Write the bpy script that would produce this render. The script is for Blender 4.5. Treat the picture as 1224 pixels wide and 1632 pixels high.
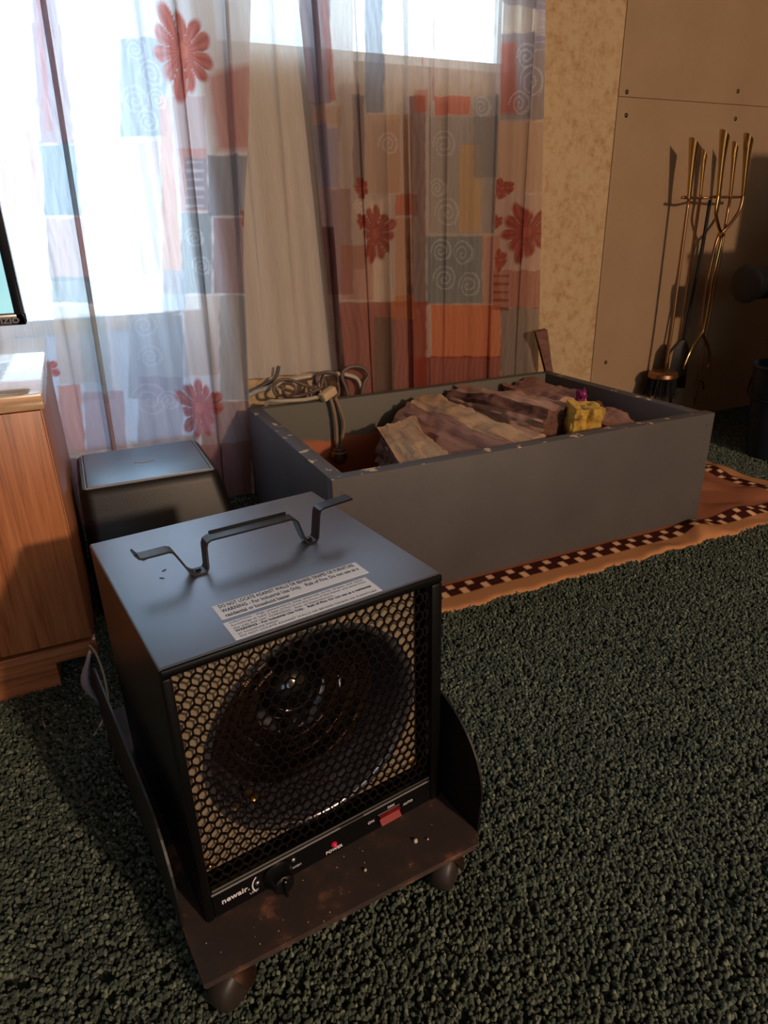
import bpy, bmesh, math, random
import numpy as np
from mathutils import Vector, Matrix, noise

# ------------------------------------------------------------------ clear
for o in list(bpy.data.objects): bpy.data.objects.remove(o)
S = bpy.context.scene
COL = S.collection
PI = math.pi
random.seed(7); RNG = np.random.default_rng(7)

# ------------------------------------------------------------------ camera
cam = bpy.data.cameras.new('camera'); cam_o = bpy.data.objects.new('camera', cam); COL.objects.link(cam_o)
cam.sensor_fit = 'VERTICAL'; cam.sensor_height = 24.0; cam.lens = 24.0*1053.03/1632.0
cam.clip_start = .02
rt = Vector((0.90717256, -0.42007932, -0.02390225)); up = Vector((0.18342555, 0.34370875, 0.92098825)); fw = Vector((0.3786727, 0.83987955, -0.38885642))
M = Matrix((rt, up, -fw)).transposed().to_4x4(); M.translation = Vector((-0.44204, -1.23931, 0.80980))
cam_o.matrix_world = M
S.camera = cam_o

# ------------------------------------------------------------------ world, lamp, exposure
W = bpy.data.worlds.new('sky'); S.world = W; W.use_nodes = True
nt = W.node_tree; nt.nodes.clear()
wo = nt.nodes.new('ShaderNodeOutputWorld'); bg = nt.nodes.new('ShaderNodeBackground')
tc = nt.nodes.new('ShaderNodeTexCoord'); sx = nt.nodes.new('ShaderNodeSeparateXYZ'); cr = nt.nodes.new('ShaderNodeValToRGB')
nt.links.new(tc.outputs['Generated'], sx.inputs[0]); nt.links.new(sx.outputs['Z'], cr.inputs[0])
cr.color_ramp.elements[0].position = 0.0; cr.color_ramp.elements[0].color = (.50, .62, .72, 1)
cr.color_ramp.elements[1].position = 0.6; cr.color_ramp.elements[1].color = (.62, .80, 1.0, 1)
nt.links.new(cr.outputs[0], bg.inputs[0]); bg.inputs[1].default_value = 2.8
nt.links.new(bg.outputs[0], wo.inputs[0])
S.view_settings.view_transform = 'Standard'; S.view_settings.look = 'None'
S.view_settings.gamma = 1.0; S.view_settings.use_curve_mapping = False
S.view_settings.exposure = 0.85

def light(name, kind, loc, power, color, size=.1, size_y=None, rot=(0,0,0), portal=False):
    d = bpy.data.lights.new(name, kind); d.energy = power; d.color = color
    if kind == 'POINT': d.shadow_soft_size = size
    if kind == 'AREA':
        d.shape = 'RECTANGLE'; d.size = size; d.size_y = size_y or size
        if portal: d.cycles.is_portal = True
    o = bpy.data.objects.new(name, d); o.location = loc; o.rotation_euler = rot; COL.objects.link(o); return o
LAMP = light('room_lamp_bulb', 'POINT', (1.1, -4.5, 1.9), 275, (1.0, .71, .50), .09)
light('window_portal', 'AREA', (-.86, 1.04, 1.13), 1, (1,1,1), 1.66, 1.9, (-PI/2,0,0), portal=True)
light('window_portal', 'AREA', (-1.2, -6.1, 1.45), 1, (1,1,1), 2.2, 1.3, (PI/2,0,0), portal=True)
light('window_portal', 'AREA', (.53, 1.04, 1.63), 1, (1,1,1), 1.0, .78, (-PI/2,0,0), portal=True)

# ------------------------------------------------------------------ helpers
def lin(c):
    return tuple((x/12.92 if x <= .04045 else ((x+.055)/1.055)**2.4) for x in [v/255 for v in c])
class NT:
    def __init__(s, name):
        s.m = bpy.data.materials.new(name); s.m.use_nodes = True; s.t = s.m.node_tree
        s.b = s.t.nodes['Principled BSDF']; s.o = s.t.nodes['Material Output']
    def n(s, typ, **kw):
        x = s.t.nodes.new(typ)
        for k, v in kw.items():
            if k.startswith('i_'): x.inputs[k[2:].replace('_',' ')].default_value = v
            else: setattr(x, k, v)
        return x
    def l(s, a, b): s.t.links.new(a, b)
def mat(name, rgb, rough=.6, metal=0., spec=.5, noise_=None, bump=None, coat=0., emis=None, stretch=None, coords='Object', mid=None):
    """noise_=(scale, rgb2, lo, hi) ; bump=(scale, strength, distance)"""
    N = NT(name); b = N.b
    b.inputs['Roughness'].default_value = rough; b.inputs['Metallic'].default_value = metal
    b.inputs['Specular IOR Level'].default_value = spec; b.inputs['Coat Weight'].default_value = coat
    b.inputs['Base Color'].default_value = (*lin(rgb), 1)
    tc = N.n('ShaderNodeTexCoord'); mp = N.n('ShaderNodeMapping'); N.l(tc.outputs[coords], mp.inputs[0])
    if stretch: mp.inputs['Scale'].default_value = stretch
    if noise_:
        sc, c2, lo, hi = noise_
        no = N.n('ShaderNodeTexNoise'); no.inputs['Scale'].default_value = sc; no.inputs['Detail'].default_value = 6; no.inputs['Roughness'].default_value = .65
        N.l(mp.outputs[0], no.inputs['Vector'])
        r = N.n('ShaderNodeValToRGB'); r.color_ramp.elements[0].position = lo; r.color_ramp.elements[1].position = hi
        r.color_ramp.elements[0].color = (*lin(rgb), 1); r.color_ramp.elements[1].color = (*lin(c2), 1)
        if mid:
            e = r.color_ramp.elements.new((lo+hi)/2); e.color = (*lin(mid), 1)
        N.l(no.outputs['Fac'], r.inputs[0]); N.l(r.outputs[0], b.inputs['Base Color'])
    if bump:
        sc, st, di = bump
        n2 = N.n('ShaderNodeTexNoise'); n2.inputs['Scale'].default_value = sc; n2.inputs['Detail'].default_value = 4
        N.l(mp.outputs[0], n2.inputs['Vector'])
        bp = N.n('ShaderNodeBump'); bp.inputs['Strength'].default_value = st; bp.inputs['Distance'].default_value = di
        N.l(n2.outputs['Fac'], bp.inputs['Height']); N.l(bp.outputs[0], b.inputs['Normal'])
    if emis:
        b.inputs['Emission Color'].default_value = (*lin(emis[0]), 1); b.inputs['Emission Strength'].default_value = emis[1]
    return N.m
def vcol_mat(name, rough=.8, bump=None, spec=.3):
    N = NT(name); a = N.n('ShaderNodeVertexColor'); a.layer_name = 'Col'
    N.l(a.outputs[0], N.b.inputs['Base Color']); N.b.inputs['Roughness'].default_value = rough; N.b.inputs['Specular IOR Level'].default_value = spec
    if bump:
        tc = N.n('ShaderNodeTexCoord'); n2 = N.n('ShaderNodeTexNoise'); n2.inputs['Scale'].default_value = bump[0]; n2.inputs['Detail'].default_value = 5
        N.l(tc.outputs['Object'], n2.inputs['Vector'])
        bp = N.n('ShaderNodeBump'); bp.inputs['Strength'].default_value = bump[1]; bp.inputs['Distance'].default_value = bump[2]
        N.l(n2.outputs['Fac'], bp.inputs['Height']); N.l(bp.outputs[0], N.b.inputs['Normal'])
    return N.m
def obj(name, bm_or_me, m, parent=None, smooth=False, loc=None):
    if isinstance(bm_or_me, bmesh.types.BMesh):
        me = bpy.data.meshes.new(name); bmesh.ops.recalc_face_normals(bm_or_me, faces=bm_or_me.faces[:]); bm_or_me.to_mesh(me); bm_or_me.free()
    else: me = bm_or_me
    o = bpy.data.objects.new(name, me); COL.objects.link(o)
    if m: me.materials.clear(); me.materials.append(m)
    if smooth: me.shade_smooth() if smooth is True else me.shade_smooth()
    if smooth == 'auto': me.set_sharp_from_angle(angle=math.radians(35))
    if parent: o.parent = parent
    if loc: o.location = loc
    return o
def empty(name, loc=(0,0,0), rz=0, parent=None):
    o = bpy.data.objects.new(name, None); COL.objects.link(o); o.location = loc; o.rotation_euler = (0,0,rz)
    if parent: o.parent = parent
    return o
def tag(o, label, cat, group=None, kind=None):
    o['label'] = label; o['category'] = cat
    if group: o['group'] = group
    if kind: o['kind'] = kind
    return o
def struct(o): o['kind'] = 'structure'; return o
def B(): return bmesh.new()
def box(bm, a, b, bev=0., seg=2, mtx=None):
    r = bmesh.ops.create_cube(bm, size=1); vs = r['verts']
    for v in vs:
        v.co = Vector((a[i] + (b[i]-a[i])*(v.co[i]+.5) for i in range(3)))
    if bev:
        es = list({e for v in vs for e in v.link_edges})
        r = bmesh.ops.bevel(bm, geom=es, offset=bev, segments=seg, affect='EDGES', profile=.5)
        vs = list({v for f in r['faces'] for v in f.verts} | {v for v in vs if v.is_valid})
    if mtx is not None:
        for v in vs: v.co = mtx @ v.co
    return vs
def rings(bm, R, cap0=True, cap1=True, closed=True):
    vr = [[bm.verts.new(p) for p in r] for r in R]; n = len(vr[0])
    for a, b in zip(vr, vr[1:]):
        for i in range(n if closed else n-1): bm.faces.new((a[i], a[(i+1) % n], b[(i+1) % n], b[i]))
    if cap0: bm.faces.new(vr[0][::-1])
    if cap1: bm.faces.new(vr[-1])
    return vr
def tube(bm, pts, r, n=8, caps=True, flat=None):
    pts = [Vector(p) for p in pts]; R = []; N = len(pts)
    t0 = (pts[1]-pts[0]).normalized(); a = Vector((0,0,1)) if abs(t0.z) < .9 else Vector((1,0,0)); u = t0.cross(a).normalized()
    for i, p in enumerate(pts):
        t = (pts[min(i+1,N-1)]-pts[max(i-1,0)]).normalized(); u = (u - t*u.dot(t)).normalized(); w = t.cross(u)
        rr = r[i] if isinstance(r, (list, tuple)) else r; rr = max(rr, 1e-5)
        R.append([p + (u*math.cos(2*PI*k/n) + w*math.sin(2*PI*k/n)*(flat or 1))*rr for k in range(n)])
    rings(bm, R, caps, caps)
def smooth_path(pts, k=6):
    P = [Vector(p) for p in pts]; out = []
    for i in range(len(P)-1):
        p0, p1, p2, p3 = P[max(i-1,0)], P[i], P[i+1], P[min(i+2,len(P)-1)]
        for j in range(k):
            t = j/k; out.append(.5*((2*p1)+(-p0+p2)*t+(2*p0-5*p1+4*p2-p3)*t*t+(-p0+3*p1-3*p2+p3)*t**3))
    out.append(P[-1]); return out
def lathe(bm, prof, n=32, c=(0,0,0), axis='z', caps=(False, False)):
    R = []
    for r, h in prof:
        ring = []
        for k in range(n):
            a = 2*PI*k/n; x, y = max(r, 1e-5)*math.cos(a), max(r, 1e-5)*math.sin(a)
            ring.append(Vector(c) + (Vector((x,y,h)) if axis == 'z' else Vector((x,h,y)) if axis == 'y' else Vector((h,x,y))))
        R.append(ring)
    rings(bm, R, *caps)
def extrude_poly(bm, poly, d, origin=(0,0,0)):
    """poly: list of 3D points; d: offset vector"""
    a = [bm.verts.new(Vector(p)) for p in poly]; b = [bm.verts.new(Vector(p)+Vector(d)) for p in poly]; n = len(a)
    bm.faces.new(a[::-1]); bm.faces.new(b)
    for i in range(n): bm.faces.new((a[i], a[(i+1) % n], b[(i+1) % n], b[i]))
def text(name, s, size, m, parent, loc, rot, align='LEFT', bold=0., sx=1., extr=.0002, label=None):
    c = bpy.data.curves.new(name, 'FONT'); c.body = s; c.size = size; c.extrude = extr; c.align_x = align; c.offset = bold; c.space_character = 1.05; c.resolution_u = 2
    t = bpy.data.objects.new(name, c); COL.objects.link(t)
    dg = bpy.context.evaluated_depsgraph_get(); dg.update()
    me = bpy.data.meshes.new_from_object(t.evaluated_get(dg)); bpy.data.objects.remove(t)
    o = bpy.data.objects.new(name, me); COL.objects.link(o); me.materials.clear(); me.materials.append(m)
    o.parent = parent; o.location = loc; o.rotation_euler = rot; o.scale = (sx,1,1)
    if label: o['label'] = label
    return o

# ================================================================== SETTING
YW = .87                                   # face of the back wall
m_wallpaper = mat('mottled_wallpaper', (186,160,122), .75, noise_=(34, (160,124,84), .44, .70), bump=(60,.35,.003), mid=(178,148,108))
m_plain = mat('plain_wall', (112,98,84), .85)
m_panel = mat('brown_board', (162,134,104), .55, noise_=(3.5, (152,124,94), .3, .7), bump=(90,.15,.001))
m_ceiling = mat('ceiling_paint', (135,130,124), .9)
m_frame = mat('white_frame', (215,215,210), .5)
m_floor = mat('carpet_backing', (20,32,24), .95, noise_=(120, (34,46,34), .35, .65))
m_screw = mat('screw_head', (70,60,50), .5, .6)

bm = B(); box(bm, (-2.6,-6.0,-.05), (3.4,1.0,0)); floor = struct(obj('floor', bm, m_floor))
bm = B(); box(bm, (-2.6,-6.0,2.4), (3.4,1.0,2.46)); struct(obj('ceiling', bm, m_ceiling))
# back wall with two window openings (window 1: x -1.7..-.03, z .18..2.08 ; window 2: x .03..1.03, z 1.275..2.02)
def wall_pieces(bm, x0, x1, z0, z1, holes, y0, y1):
    xs = sorted({x0, x1, *[h[0] for h in holes], *[h[1] for h in holes]}); zs = sorted({z0, z1, *[h[2] for h in holes], *[h[3] for h in holes]})
    inh = lambda x, z: any(h[0] < x < h[1] and h[2] < z < h[3] for h in holes)
    V = {}
    def v(i, k, y):
        if (i,k,y) not in V: V[(i,k,y)] = bm.verts.new((xs[i], y, zs[k]))
        return V[(i,k,y)]
    solid = {(i,k) for i in range(len(xs)-1) for k in range(len(zs)-1) if not inh((xs[i]+xs[i+1])/2, (zs[k]+zs[k+1])/2)}
    for i, k in solid:
        bm.faces.new((v(i,k,y0), v(i+1,k,y0), v(i+1,k+1,y0), v(i,k+1,y0)))
        bm.faces.new((v(i,k+1,y1), v(i+1,k+1,y1), v(i+1,k,y1), v(i,k,y1)))
        if (i-1,k) not in solid: bm.faces.new((v(i,k,y0), v(i,k+1,y0), v(i,k+1,y1), v(i,k,y1)))
        if (i+1,k) not in solid: bm.faces.new((v(i+1,k,y0), v(i+1,k,y1), v(i+1,k+1,y1), v(i+1,k+1,y0)))
        if (i,k-1) not in solid: bm.faces.new((v(i,k,y0), v(i,k,y1), v(i+1,k,y1), v(i+1,k,y0)))
        if (i,k+1) not in solid: bm.faces.new((v(i,k+1,y0), v(i+1,k+1,y0), v(i+1,k+1,y1), v(i,k+1,y1)))
bm = B(); W1 = (-1.7,-.03,.18,2.08); W2 = (.03,1.03,1.275,2.02)
wall_pieces(bm, -2.6, 3.4, 0, 2.4, [W1, W2], YW, YW+.13)
wall = struct(obj('wall_back', bm, m_wallpaper))
bm = B(); box(bm, (-2.66,-6.0,0), (-2.6,1.0,2.4)); struct(obj('wall_left', bm, m_plain))
bm = B(); box(bm, (3.4,-6.0,0), (3.46,1.0,2.4)); struct(obj('wall_right', bm, m_plain))
bm = B(); wall_pieces(bm, -2.66, 3.46, 0, 2.4, [(-2.3,-.1,.8,2.1)], -6.08, -6.0); struct(obj('wall_front', bm, m_plain))
bm = B()
for a, b in (((-2.3,-6.06,.8),(-2.26,-6.02,2.1)),((-.14,-6.06,.8),(-.1,-6.02,2.1)),((-2.26,-6.06,.8),(-.14,-6.02,.84)),((-2.26,-6.06,2.06),(-.14,-6.02,2.1)),((-1.215,-6.05,.84),(-1.185,-6.03,2.06))): box(bm, a, b)
win3 = struct(obj('window_3', bm, m_frame))
# boards screwed to the wall behind the fire tools
for z0, z1 in ((.005, 1.2305), (1.2325, 2.39)):
    bm = B(); box(bm, (1.452, YW-.006, z0), (3.38, YW-.0005, z1), .0015, 2)
    pnl = obj('wall_panel', bm, m_panel, wall)
    for (x, z) in ((1.486,1.247),(2.034,1.276),(1.494,1.176),(2.044,1.185),(1.52,.30)):
        if z0 < z < z1:
            bm = B(); lathe(bm, [(0,-.004),(.004,-.0035),(.0075,-.001),(.008,.0)], 12, (0,0,0), 'y')
            s = obj('screw', bm, m_screw, pnl, True); s.location = (x, YW-.0062, z)
# windows
m_glass = NT('window_glass'); m_glass.t.nodes.remove(m_glass.b)
g = m_glass.n('ShaderNodeBsdfGlossy'); g.inputs['Roughness'].default_value = .02; t_ = m_glass.n('ShaderNodeBsdfTransparent'); t_.inputs[0].default_value = (.93,.96,.97,1)
mx = m_glass.n('ShaderNodeMixShader'); mx.inputs[0].default_value = .05; m_glass.l(t_.outputs[0], mx.inputs[1]); m_glass.l(g.outputs[0], mx.inputs[2]); m_glass.l(mx.outputs[0], m_glass.o.inputs[0]); m_glass = m_glass.m
m_film = NT('frosted_pane'); m_film.t.nodes.remove(m_film.b)
tl = m_film.n('ShaderNodeBsdfTranslucent'); tl.inputs[0].default_value = (.62,.70,.80,1); df = m_film.n('ShaderNodeBsdfDiffuse'); df.inputs[0].default_value = (.45,.47,.48,1)
mx = m_film.n('ShaderNodeMixShader'); mx.inputs[0].default_value = .5; m_film.l(tl.outputs[0], mx.inputs[1]); m_film.l(df.outputs[0], mx.inputs[2]); m_film.l(mx.outputs[0], m_film.o.inputs[0]); m_film = m_film.m
def window(name, w, mull_z=None, mull_x=()):
    x0,x1,z0,z1 = w; bm = B(); t = .035; y0, y1 = YW+.05, YW+.10
    box(bm,(x0,y0,z0),(x0+t,y1,z1)); box(bm,(x1-t,y0,z0),(x1,y1,z1)); box(bm,(x0+t,y0,z0),(x1-t,y1,z0+t)); box(bm,(x0+t,y0,z1-t),(x1-t,y1,z1))
    for x in mull_x: box(bm,(x-.015,y0,z0+t),(x+.015,y1,z1-t))
    if mull_z: box(bm,(x0+t,y0,mull_z-.02),(x1-t,y1,mull_z+.02))
    fr = struct(obj(name, bm, m_frame))
    zz = mull_z or z0+t
    bm = B(); box(bm,(x0+t,y0+.02,zz+(.02 if mull_z else 0)),(x1-t,y0+.024,z1-t)); obj('pane', bm, m_glass, fr)
    if mull_z:
        bm = B(); box(bm,(x0+t,y0+.02,z0+t),(x1-t,y0+.024,mull_z-.02)); o = obj('frosted_pane', bm, m_film, fr); o['label'] = 'dim lower pane covered with frosted film'
window('window_1', W1, .585)
window('window_2', W2)
bm = B(); box(bm, (-2.26,-6.042,.84), (-.14,-6.038,2.06)); obj('pane', bm, m_glass, win3)

# ------------------------------------------------------------------ carpet pile (geometry nodes, uncountable)
m_pile = NT('carpet_pile'); oi = m_pile.n('ShaderNodeObjectInfo'); r = m_pile.n('ShaderNodeValToRGB')
r.color_ramp.elements[0].color = (*lin((41,53,45)),1); r.color_ramp.elements[1].color = (*lin((116,124,102)),1); r.color_ramp.elements[1].position = 1.0
e = r.color_ramp.elements.new(.5); e.color = (*lin((63,75,63)),1); e = r.color_ramp.elements.new(.85); e.color = (*lin((86,96,80)),1)
m_pile.l(oi.outputs['Random'], r.inputs[0]); m_pile.l(r.outputs[0], m_pile.b.inputs['Base Color']); m_pile.b.inputs['Roughness'].default_value = .9; m_pile.b.inputs['Specular IOR Level'].default_value = .15
m_pile.b.inputs['Sheen Weight'].default_value = .25
m_pile = m_pile.m
bm = B(); tube(bm, smooth_path([(0,0,-.001),(.0010,.0004,.003),(-.0006,.0010,.006),(.0012,-.0006,.0088)], 2), [.0019,.0021,.0022,.0023,.0023,.0020,.0010], 5)
me = bpy.data.meshes.new('tuft'); bm.to_mesh(me); bm.free(); me.shade_smooth(); me.materials.append(m_pile)
tuft = bpy.data.objects.new('tuft', me)
def pile(name, label, poly, density, seed):
    bm = B(); bm.faces.new([bm.verts.new((x,y,.0005)) for x,y in poly]); o = obj(name, bm, m_pile); tag(o, label, 'carpet', kind='stuff')
    ng = bpy.data.node_groups.new('scatter', 'GeometryNodeTree')
    ng.interface.new_socket('Geometry', in_out='INPUT', socket_type='NodeSocketGeometry'); ng.interface.new_socket('Geometry', in_out='OUTPUT', socket_type='NodeSocketGeometry')
    N = ng.nodes; gi = N.new('NodeGroupInput'); go = N.new('NodeGroupOutput'); d = N.new('GeometryNodeDistributePointsOnFaces'); ip = N.new('GeometryNodeInstanceOnPoints'); oi = N.new('GeometryNodeObjectInfo')
    d.inputs['Density'].default_value = density; d.inputs['Seed'].default_value = seed
    oi.inputs[0].default_value = tuft
    rv = N.new('FunctionNodeRandomValue'); rv.data_type = 'FLOAT_VECTOR'; rv.inputs[0].default_value = (-.65,-.65,0); rv.inputs[1].default_value = (.65,.65,6.28)
    sv = N.new('FunctionNodeRandomValue'); sv.data_type = 'FLOAT'; sv.inputs[2].default_value = .75; sv.inputs[3].default_value = 1.25
    L = ng.links; L.new(gi.outputs[0], d.inputs['Mesh']); L.new(d.outputs['Points'], ip.inputs['Points']); L.new(oi.outputs['Geometry'], ip.inputs['Instance'])
    L.new(rv.outputs[0], ip.inputs['Rotation']); L.new(sv.outputs[1], ip.inputs['Scale']); L.new(ip.outputs[0], go.inputs[0])
    md = o.modifiers.new('scatter', 'NODES'); md.node_group = ng
    return o
pile('carpet_pile', 'dark green cut pile carpet covering the whole floor', [(-1.25,-1.7),(2.0,-1.7),(2.4,-.2),(2.6,.85),(-1.25,.85)], 44000, 3)

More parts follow.
